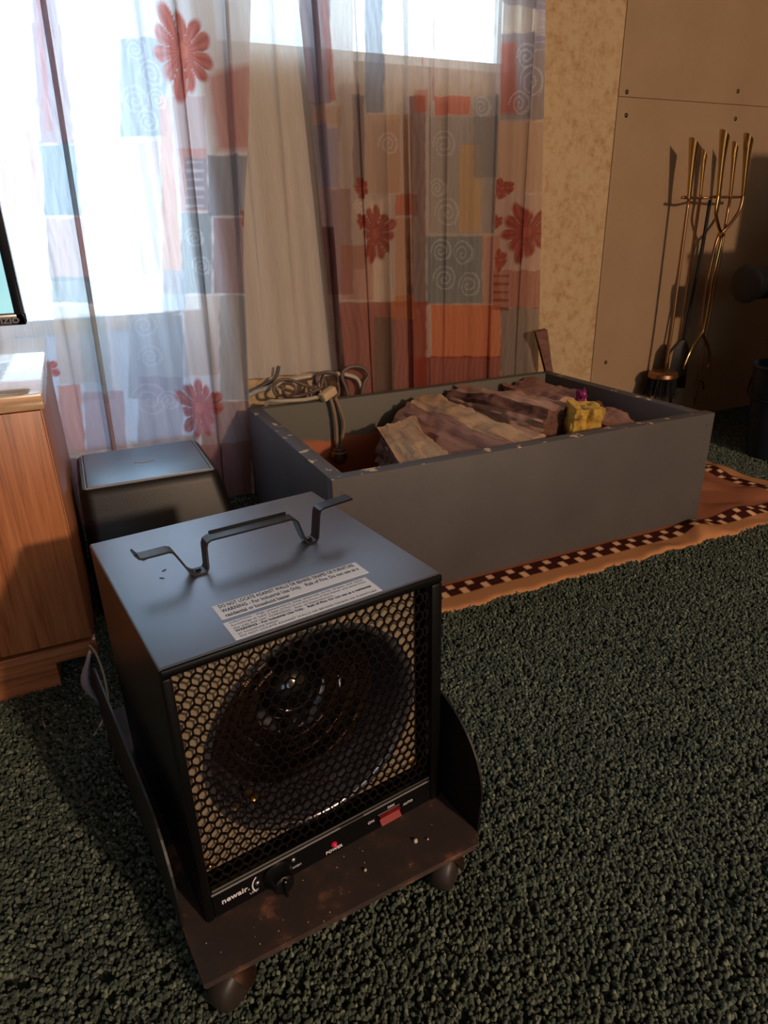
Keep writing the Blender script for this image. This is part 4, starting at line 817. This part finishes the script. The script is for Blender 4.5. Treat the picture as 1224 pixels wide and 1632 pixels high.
# ================================================================== RUG
def rug():
    x0,x1,y0,y1 = -.04,1.585,-.112,.40; st = .006
    xs = np.arange(x0,x1+st,st); ys = np.arange(y0,y1+st,st); X, Y = np.meshgrid(xs, ys)
    rag = .004*np.sin(X*37)+.003*np.sin(X*91+1); 
    XX = X + .010*np.sin(Y*21)*np.clip((X-1.4)/.18,0,1); YY = Y + rag*np.clip((-.05-Y)/.06,0,1)
    out = ~((X > -.01) & (X < 1.13) & (Y > -.008))
    wrx = np.clip((X-.70)/.35,0,1); Z = .0135 + out*(wrx*(.006*np.sin(X*26+Y*20)+.005*np.sin(X*11-Y*33))+wrx*.010*np.exp(-((X-1.10-Y*.7)/.035)**2)*(X>1.0)) 
    Z = np.where(out, np.maximum(Z,.012), .0135)
    ed = np.minimum(np.minimum(X-x0, x1-X), np.minimum(Y-y0, .9)); Z = Z-.004*np.clip(1-ed/.008,0,1)
    col = np.empty(X.shape+(3,)); col[:] = lin((176,124,84))
    tan2 = np.array(lin((150,94,68))); inner = (np.minimum(Y-y0, x1-X) > .105); col[inner] = tan2
    band = np.minimum(Y-y0, x1-X)
    b1 = (band > .050) & (band < .105); dark = np.array(lin((62,26,22))); pale = np.array(lin((226,180,140)))
    col[b1] = dark
    along = np.where((Y-y0) < (x1-X), X, Y); ck = ((along/.058) % 1.0); row = ((band-.050)/.0275).astype(int) % 2
    c1 = (((ck > .10)&(ck < .40)&(row == 0))|((ck > .60)&(ck < .90)&(row == 1))) & b1 & (np.abs(((band-.050)/.0275) % 1 -.5) < .36)
    col[c1] = pale
    n = X.size; ny, nx = X.shape; top = np.stack([XX.ravel(),YY.ravel(),Z.ravel()],1); bot = top.copy(); bot[:,2] = .0012
    i = np.arange((ny-1)*(nx-1)); a = (i//(nx-1))*nx+(i%(nx-1)); F = np.stack([a,a+1,a+nx+1,a+nx],1).tolist()
    rim = [k for k in range(nx)]+[k*nx+nx-1 for k in range(1,ny)]+[(ny-1)*nx+k for k in range(nx-2,-1,-1)]+[k*nx for k in range(ny-2,0,-1)]
    V = np.concatenate([top, bot[rim]]).tolist(); m_ = len(rim)
    for k in range(m_): j = (k+1)%m_; F.append([rim[j],rim[k],n+k,n+j])
    me = bpy.data.meshes.new('rug'); me.from_pydata(V,[],F); at = me.color_attributes.new('Col','FLOAT_COLOR','POINT')
    cc = np.concatenate([col.reshape(-1,3), np.tile(np.array(lin((190,128,78))),(m_,1))]); at.data.foreach_set('color', np.concatenate([cc,np.ones((len(cc),1))],1).ravel())
    me.shade_smooth(); o = bpy.data.objects.new('rug', me); COL.objects.link(o); me.materials.append(vcol_mat('woven_rug', .95, (300,.5,.0012), .1))
    tag(o, 'tan rug with a dark checked border under the grey wood box', 'rug')
rug()

# ================================================================== FIREPLACE TOOLS
m_gold = mat('polished_brass', (206,168,104), .2, 1.0); m_rod = mat('aged_brass_rod', (160,118,84), .32, .9); m_iron = mat('black_iron', (20,18,18), .5, .6); m_brist = mat('black_bristles', (14,12,12), .9)
TY = .765; RZ = .905
def handle(bm, x, y, z0, z1, lean, r0=.0085, r1=.0215):
    """trumpet handle: narrow collar that flares upwards and is cut off at a slant"""
    R = []; n = 20
    for i in range(9):
        f = i/8; r = r0+(r1-r0)*(.45*f+.55*f**3); c = Vector((x+lean*f, y, z0+(z1-z0-.012)*f))
        R.append([c+Vector((r*math.cos(2*PI*k/n), r*.8*math.sin(2*PI*k/n), -.016*math.cos(2*PI*k/n)*f**4)) for k in range(n)])
    for i in range(3):  # lip and inner wall
        q = [.92,.75,.2][i]; c = Vector((x+lean, y, z1-.012-[.0015,.03,.07][i])); R.append([c+Vector((r1*q*math.cos(2*PI*k/n), r1*.8*q*math.sin(2*PI*k/n), -.016*math.cos(2*PI*k/n)*(1-.4*i))) for k in range(n)])
    rings(bm, R, True, False)
stand = empty('tool_stand', (1.845,TY+.035,0)); tag(stand, 'brass fire tool stand with a round iron foot against the brown wall board', 'tool stand')
bm = B(); tube(bm, [(0,0,.02),(0,0,RZ+.01)], .006, 12); obj('pole', bm, m_rod, stand, True)
bm = B(); handle(bm, 0,0,RZ+.01,1.068,-.012,.006,.013); obj('handle', bm, m_gold, stand, 'auto')
bm = B(); lathe(bm, [(0,.0),(.085,.0),(.088,.004),(.080,.014),(.03,.022),(.01,.03),(0,.03)], 36); obj('foot', bm, m_iron, stand, 'auto')
bm = B(); P = [Vector((math.cos(a)*.0,0,0)) for a in (0,)]
for x0_, x1_, yy in ((-.130,.19,-.030),): tube(bm, smooth_path([(x0_,yy,RZ),(-.07,yy-.012,RZ-.002),(-.03,yy,RZ+.001),(0,-.004,RZ),(.05,yy,RZ+.002),(.11,yy-.010,RZ),(x1_,yy,RZ+.002)], 6), .0045, 8)
for x in (-.105,.045,.11,.165): tube(bm, [(x-.014,-.046,RZ+.002),(x-.014,-.022,RZ+.002)], .004, 8); tube(bm, [(x+.014,-.046,RZ+.002),(x+.014,-.022,RZ+.002)], .004, 8)
obj('hanger_bar', bm, m_rod, stand, True)
# brush
br = empty('hearth_brush', (1.745,TY-.003,0)); tag(br, 'hearth brush with black bristles, first of the brass fire tools from the curtain', 'hearth brush')
bm = B(); handle(bm, 0,0,RZ-.005,1.098,-.014); obj('handle', bm, m_gold, br, 'auto')
bm = B(); tube(bm, smooth_path([(0,0,RZ),(.003,0,.7),(.005,-.002,.45),(.000,-.004,.262)],4), .0058, 10); obj('rod', bm, m_rod, br, True)
bm = B(); lathe(bm, [(0,-.004),(.048,-.002),(.058,-.012),(.060,-.026),(.055,-.032)], 28, (-.005,0,.262)); o = obj('brush_cap', bm, m_rod, br, 'auto'); 
bm = B()
for i in range(260):
    a = RNG.uniform(0,2*PI); r = math.sqrt(RNG.uniform(0,1))*.052; x, y = r*math.cos(a), r*math.sin(a); k = 1.0+.35*r/.052
    tube(bm, [(x-.005,y,.235),(x*k-.005+RNG.normal()*.003,y*k,.150+RNG.uniform(0,.02))], .0016, 4)
o = obj('bristles', bm, m_brist, br); o['kind'] = 'stuff'
# shovel
sh = empty('hearth_shovel', (1.845,TY-.016,0)); tag(sh, 'black-bladed hearth shovel hanging between the brush and the tongs', 'shovel')
bm = B(); tube(bm, smooth_path([(0,.004,RZ-.01),(-.005,.004,.7),(-.02,.004,.50),(-.03,.004,.37)],4), .0052, 10); obj('rod', bm, m_iron, sh, True)
bm = B(); pr_ = [(-.045,.0,.375),(-.02,-.012,.38),(.0,-.016,.384),(.02,-.012,.38),(.045,0,.375)]
R = []
for f, w, dz_ in ((0,.35,.0),(.12,.9,-.03),(.5,1.1,-.12),(1,1.15,-.20)):
    top_ = [Vector((-.03+x*w, y*(1-f*.3)+.006-.002*f, z+dz_)) for x, y, z in pr_]; R.append(top_+[v+Vector((0,.0025,0)) for v in top_[::-1]])
rings(bm, R); obj('blade', bm, m_iron, sh, 'auto')
# poker
pk = empty('fire_poker', (1.963,TY-.003,0)); tag(pk, 'straight fire poker behind the crossed arms of the tongs', 'poker')
bm = B(); handle(bm, 0,0,RZ,1.092,-.018,.007,.014); obj('handle', bm, m_gold, pk, 'auto')
bm = B(); tube(bm, smooth_path([(0,0,RZ),(-.006,0,.6),(-.012,0,.3),(-.016,0,.09)],4), [.0055]*12+[.001], 10); obj('rod', bm, m_rod, pk, True)
bm = B(); tube(bm, smooth_path([(-.014,0,.20),(.015,0,.19),(.028,0,.155)],4), [.005]*8+[.0012], 8); obj('hook', bm, m_rod, pk, True)
# tongs
tg = empty('fire_tongs', (1.92,TY-.025,0)); tag(tg, 'brass fire tongs with two flared handles joined in a Y above curved claws', 'tongs')
for s, xh, ln in ((-1,-.048,-.018),(1,.085,-.024)):
    bm = B(); handle(bm, xh,0,RZ+.002,1.125-(.008 if s > 0 else 0),ln+(.0 if s < 0 else 0),.0085,.0215); obj('handle', bm, m_gold, tg, 'auto')
bm = B(); tube(bm, smooth_path([(-.048,0,RZ+.01),(-.050,0,.875),(-.046,0,.845),(-.02,0,.800),(.0,0,.775),(.004,0,.74),(-.008,0,.60),(-.012,0,.44),(-.022,0,.395),(-.075,-.005,.335),(-.096,-.006,.285),(-.098,-.004,.262)],5), .0062, 10); obj('arm', bm, m_gold, tg, True)
bm = B(); tube(bm, smooth_path([(.085,0,RZ+.01),(.083,0,.875),(.070,0,.845),(.03,0,.800),(.004,.007,.775),(-.012,.008,.74),(-.026,.008,.60),(-.022,.008,.45),(-.01,.006,.40),(.035,.0,.335),(.05,0,.28),(.045,0,.25)],5), .0062, 10); obj('arm', bm, m_rod, tg, True)
bm = B(); lathe(bm, [(0,-.012),(.008,-.010),(.009,-.006),(.009,.013),(0,.014)], 14, (.0,0,.772), 'y'); obj('pivot', bm, m_gold, tg, 'auto')

# ================================================================== STOVE, BUCKET (partly outside the picture)
m_stove = mat('black_stove_paint', (12,11,12), .55, bump=(80,.2,.001))
st = empty('wood_stove', (2.31,-.22,0)); tag(st, 'black wood stove whose rounded duct end sticks out beside the fire tools', 'stove')
bm = B(); box(bm, (-.52,-.32,.14), (.45,.32,.85), .02, 3); obj('firebox', bm, m_stove, st, 'auto')
bm = B(); box(bm, (-.53,-.34,.851), (.47,.34,.873), .006, 2); obj('top_plate', bm, m_stove, st, 'auto')
bm = B(); box(bm, (-.32,-.22,.874), (.30,.24,1.20), .015, 2); obj('upper_chamber', bm, m_stove, st, 'auto')
for x in (-.44,.40):
    for y in (-.27,.27): bm = B(); tube(bm, [(x,y,0),(x,y,.141)], [.028,.02], 12); obj('leg', bm, m_stove, st, True)
bm = B(); R = []
tube(bm, smooth_path([(-.18,.30,.61),(-.19,.46,.61),(-.24,.63,.615),(-.34,.70,.615),(-.43,.715,.61),(-.50,.715,.61),(-.525,.715,.608)],5), [.058]*26+[.066,.068,.062,.05,.02], 20)
o = obj('air_duct', bm, m_stove, st, 'auto') 
bucket = empty('ash_bucket', (1.866,.300,0)); tag(bucket, 'dark blue-grey metal bucket standing on the carpet beside the rug end', 'bucket')
m_bucket = mat('dark_blue_enamel', (38,44,56), .38, .3)
bm = B(); lathe(bm, [(0,.012),(.088,.012),(.092,.002),(.096,.002),(.10,.02),(.128,.33),(.134,.338),(.134,.344),(.128,.346),(.124,.34),(.095,.02),(0,.018)], 40); obj('body', bm, m_bucket, bucket, 'auto')
bm = B(); tube(bm, smooth_path([(0,-.130,.325),(-.05,-.12,.27),(-.118,-.07,.235),(-.125,0,.225),(-.115,.07,.235),(-.05,.12,.27),(0,.130,.325)],6), .004, 8); obj('bail_handle', bm, m_iron, bucket, True)

# ================================================================== CABINET, TELEVISION, BIN
def oak(name, vert, a=(176,112,60), b=(196,134,78), c=(134,78,38)):
    N = NT(name); tc = N.n('ShaderNodeTexCoord'); mp = N.n('ShaderNodeMapping'); mp.inputs['Scale'].default_value = (90,90,4) if vert else (4,90,90); N.l(tc.outputs['Object'], mp.inputs[0])
    no = N.n('ShaderNodeTexNoise'); no.inputs['Scale'].default_value = 1; no.inputs['Detail'].default_value = 7; no.inputs['Roughness'].default_value = .65; no.inputs['Distortion'].default_value = .8; N.l(mp.outputs[0], no.inputs['Vector'])
    r = N.n('ShaderNodeValToRGB'); r.color_ramp.elements[0].position = .33; r.color_ramp.elements[1].position = .66; r.color_ramp.elements[0].color = (*lin(c),1); r.color_ramp.elements[1].color = (*lin(b),1); e = r.color_ramp.elements.new(.46); e.color = (*lin(a),1)
    N.l(no.outputs['Fac'], r.inputs[0]); N.l(r.outputs[0], N.b.inputs['Base Color']); N.b.inputs['Roughness'].default_value = .38
    return N.m
m_oak = oak('oak_veneer', True, (168,104,64), (188,124,82), (132,78,48)); m_oakh = oak('oak_edge', False, (168,104,64), (188,124,82), (132,78,48))
m_top = oak('window_sheen_oak_top', False, (196,160,124), (208,174,140), (170,130,94)); m_top.node_tree.nodes['Principled BSDF'].inputs['Roughness'].default_value = .22; m_top.node_tree.nodes['Principled BSDF'].inputs['Coat Weight'].default_value = 1.0; m_top.node_tree.nodes['Principled BSDF'].inputs['Coat IOR'].default_value = 1.9  # oak lightened and heavily coated to imitate the window's white reflection
cab = empty('television_cabinet', (-.96,.30,0)); tag(cab, 'oak veneer cabinet under the television with a glossy top', 'cabinet')
def cb(name, a, b, m, bev=.0015): bm = B(); box(bm, (a[0]+.96,a[1]-.30,a[2]), (b[0]+.96,b[1]-.30,b[2]), bev, 2); return obj(name, bm, m, cab, 'auto')
cb('front_panel', (-1.40,-.020,.109), (-.5135,-.002,.552), m_oak)
cb('side_panel', (-.532,-.0015,.074), (-.5115,.72,.5535), m_oak); cb('side_panel', (-1.41,-.0015,.074), (-1.39,.72,.5535), m_oak)
cb('back_panel', (-1.389,.705,.074), (-.533,.719,.5535), m_oak)
cb('bottom_rail', (-1.41,-.024,.073), (-.509,-.002,.104), m_oakh); cb('plinth', (-1.34,.0,.0), (-.587,.64,.0725), m_oakh)
cb('top_board', (-1.42,-.026,.554), (-.5045,.74,.582), m_top, .004)
# television
tv = empty('television', (-1.0,.16,.583)); tag(tv, 'black flat television with a lit cyan screen on the oak cabinet', 'television')
m_bez = mat('black_bezel', (18,20,28), .22); 
m_scr = NT('lit_screen'); tc = m_scr.n('ShaderNodeTexCoord'); no = m_scr.n('ShaderNodeTexNoise'); no.inputs['Scale'].default_value = 3.5; m_scr.l(tc.outputs['Object'], no.inputs['Vector'])
r = m_scr.n('ShaderNodeValToRGB'); r.color_ramp.elements[0].position = .35; r.color_ramp.elements[1].position = .65; r.color_ramp.elements[0].color = (*lin((120,190,228)),1); r.color_ramp.elements[1].color = (*lin((190,248,250)),1)
m_scr.l(no.outputs['Fac'], r.inputs[0]); m_scr.l(r.outputs[0], m_scr.b.inputs['Emission Color']); m_scr.b.inputs['Emission Strength'].default_value = .5; m_scr.b.inputs['Base Color'].default_value = (0,0,0,1); m_scr.b.inputs['Roughness'].default_value = .2; m_scr = m_scr.m
bm = B(); x1_, x0_, zb, zt = .4870, -.50, .090, .665; bw = .0165
box(bm,(x0_,-.012,zb),(x1_,.03,zb+.021),.003,2); box(bm,(x0_,-.012,zt-bw),(x1_,.03,zt),.003,2); box(bm,(x1_-bw,-.012,zb),(x1_,.03,zt),.003,2); box(bm,(x0_,-.012,zb),(x0_+bw,.03,zt),.003,2); box(bm,(x0_+.004,.0,zb+.004),(x1_-.004,.045,zt-.004),.004,2)
bez = obj('bezel', bm, m_bez, tv, 'auto')
bm = B(); box(bm,(x0_+bw,-.005,zb+.021),(x1_-bw,-.0005,zt-bw)); obj('screen', bm, m_scr, tv)
text('lettering', 'VIZIO', .0125, mat('grey_lettering',(120,118,132),.5), bez, (x1_-.0100,-.0124,zb+.0045), FR, align='RIGHT', bold=.0004, sx=1.2)
bm = B(); box(bm,(-.06,-.0,.0),(.04,.03,.10),.004,1); box(bm,(-.26,-.10,.0),(.24,.13,.012),.004,2); obj('foot', bm, m_bez, tv, 'auto')
# bin
bn = empty('lidded_bin', (-.338,.425,0)); tag(bn, 'black tapered plastic bin with a flat grey-blue lid, between the cabinet and the wood box', 'bin')
def frustum(bm, sx0, sy0, z0, sx1, sy1, z1, r=.03, n=6):
    def rr(sx, sy, z, r):
        out = []
        for cx, cy, a0 in ((sx-r,sy-r,0),(-sx+r,sy-r,90),(-sx+r,-sy+r,180),(sx-r,-sy+r,270)):
            for i in range(n): a = math.radians(a0+90*i/(n-1)); out.append(Vector((cx+r*math.cos(a), cy+r*math.sin(a), z)))
        return out
    rings(bm, [rr(sx0,sy0,z0,r*1.3)] + [rr(sx0+(sx1-sx0)*f, sy0+(sy1-sy0)*f, z0+(z1-z0)*f, r) for f in (.5,.93)] + [rr(sx1-.002,sy1-.002,z1-.006,r*.8), rr(sx1-.008,sy1-.008,z1,r*.6)])
bm = B(); frustum(bm, .190, .205, .002, .155, .150, .300)
for v in bm.verts: v.co.x += .024*(1-v.co.z/.3)
obj('body', bm, mat('black_textured_plastic', (11,10,10), .45, bump=(500,.3,.0008)), bn, 'auto')
bm = B(); box(bm, (-.137,-.133,.3005), (.137,.133,.3045), .003, 2); lid = obj('lid', bm, mat('grey_blue_lid', (128,142,152), .38, .7, bump=(300,.1,.0004)), bn, 'auto')
bm = B(); P = [Vector((-.024+.048*i/10, -.002-.008*math.sin(PI*i/10)+.0, .305)) for i in range(11)]; tube(bm, P, .0016, 6); obj('lid_pull', bm, m_grey_line, lid, True)
bm = B()
for a, b in (((-.141,-.137),(.141,-.1345)),((-.141,.1345),(.141,.137)),((-.141,-.1345),(-.1385,.1345)),((.1385,-.1345),(.141,.1345))): box(bm,(a[0],a[1],.3),(b[0],b[1],.3035))
obj('lid_rim', bm, m_grey_line, bn)
# thin cord from cabinet to platform
bm = B(); tube(bm, smooth_path([(-.522,-.03,.100),(-.512,-.05,.085),(-.505,-.09,.05),(-.512,-.13,.012),(-.56,-.20,.004),(-.62,-.1,.004),(-.60,.02,.003)], 8), .0022, 6)
tag(obj('drooping_cable', bm, m_cable, smooth=True), 'thin pale cable drooping from the bottom corner of the oak cabinet', 'cable')
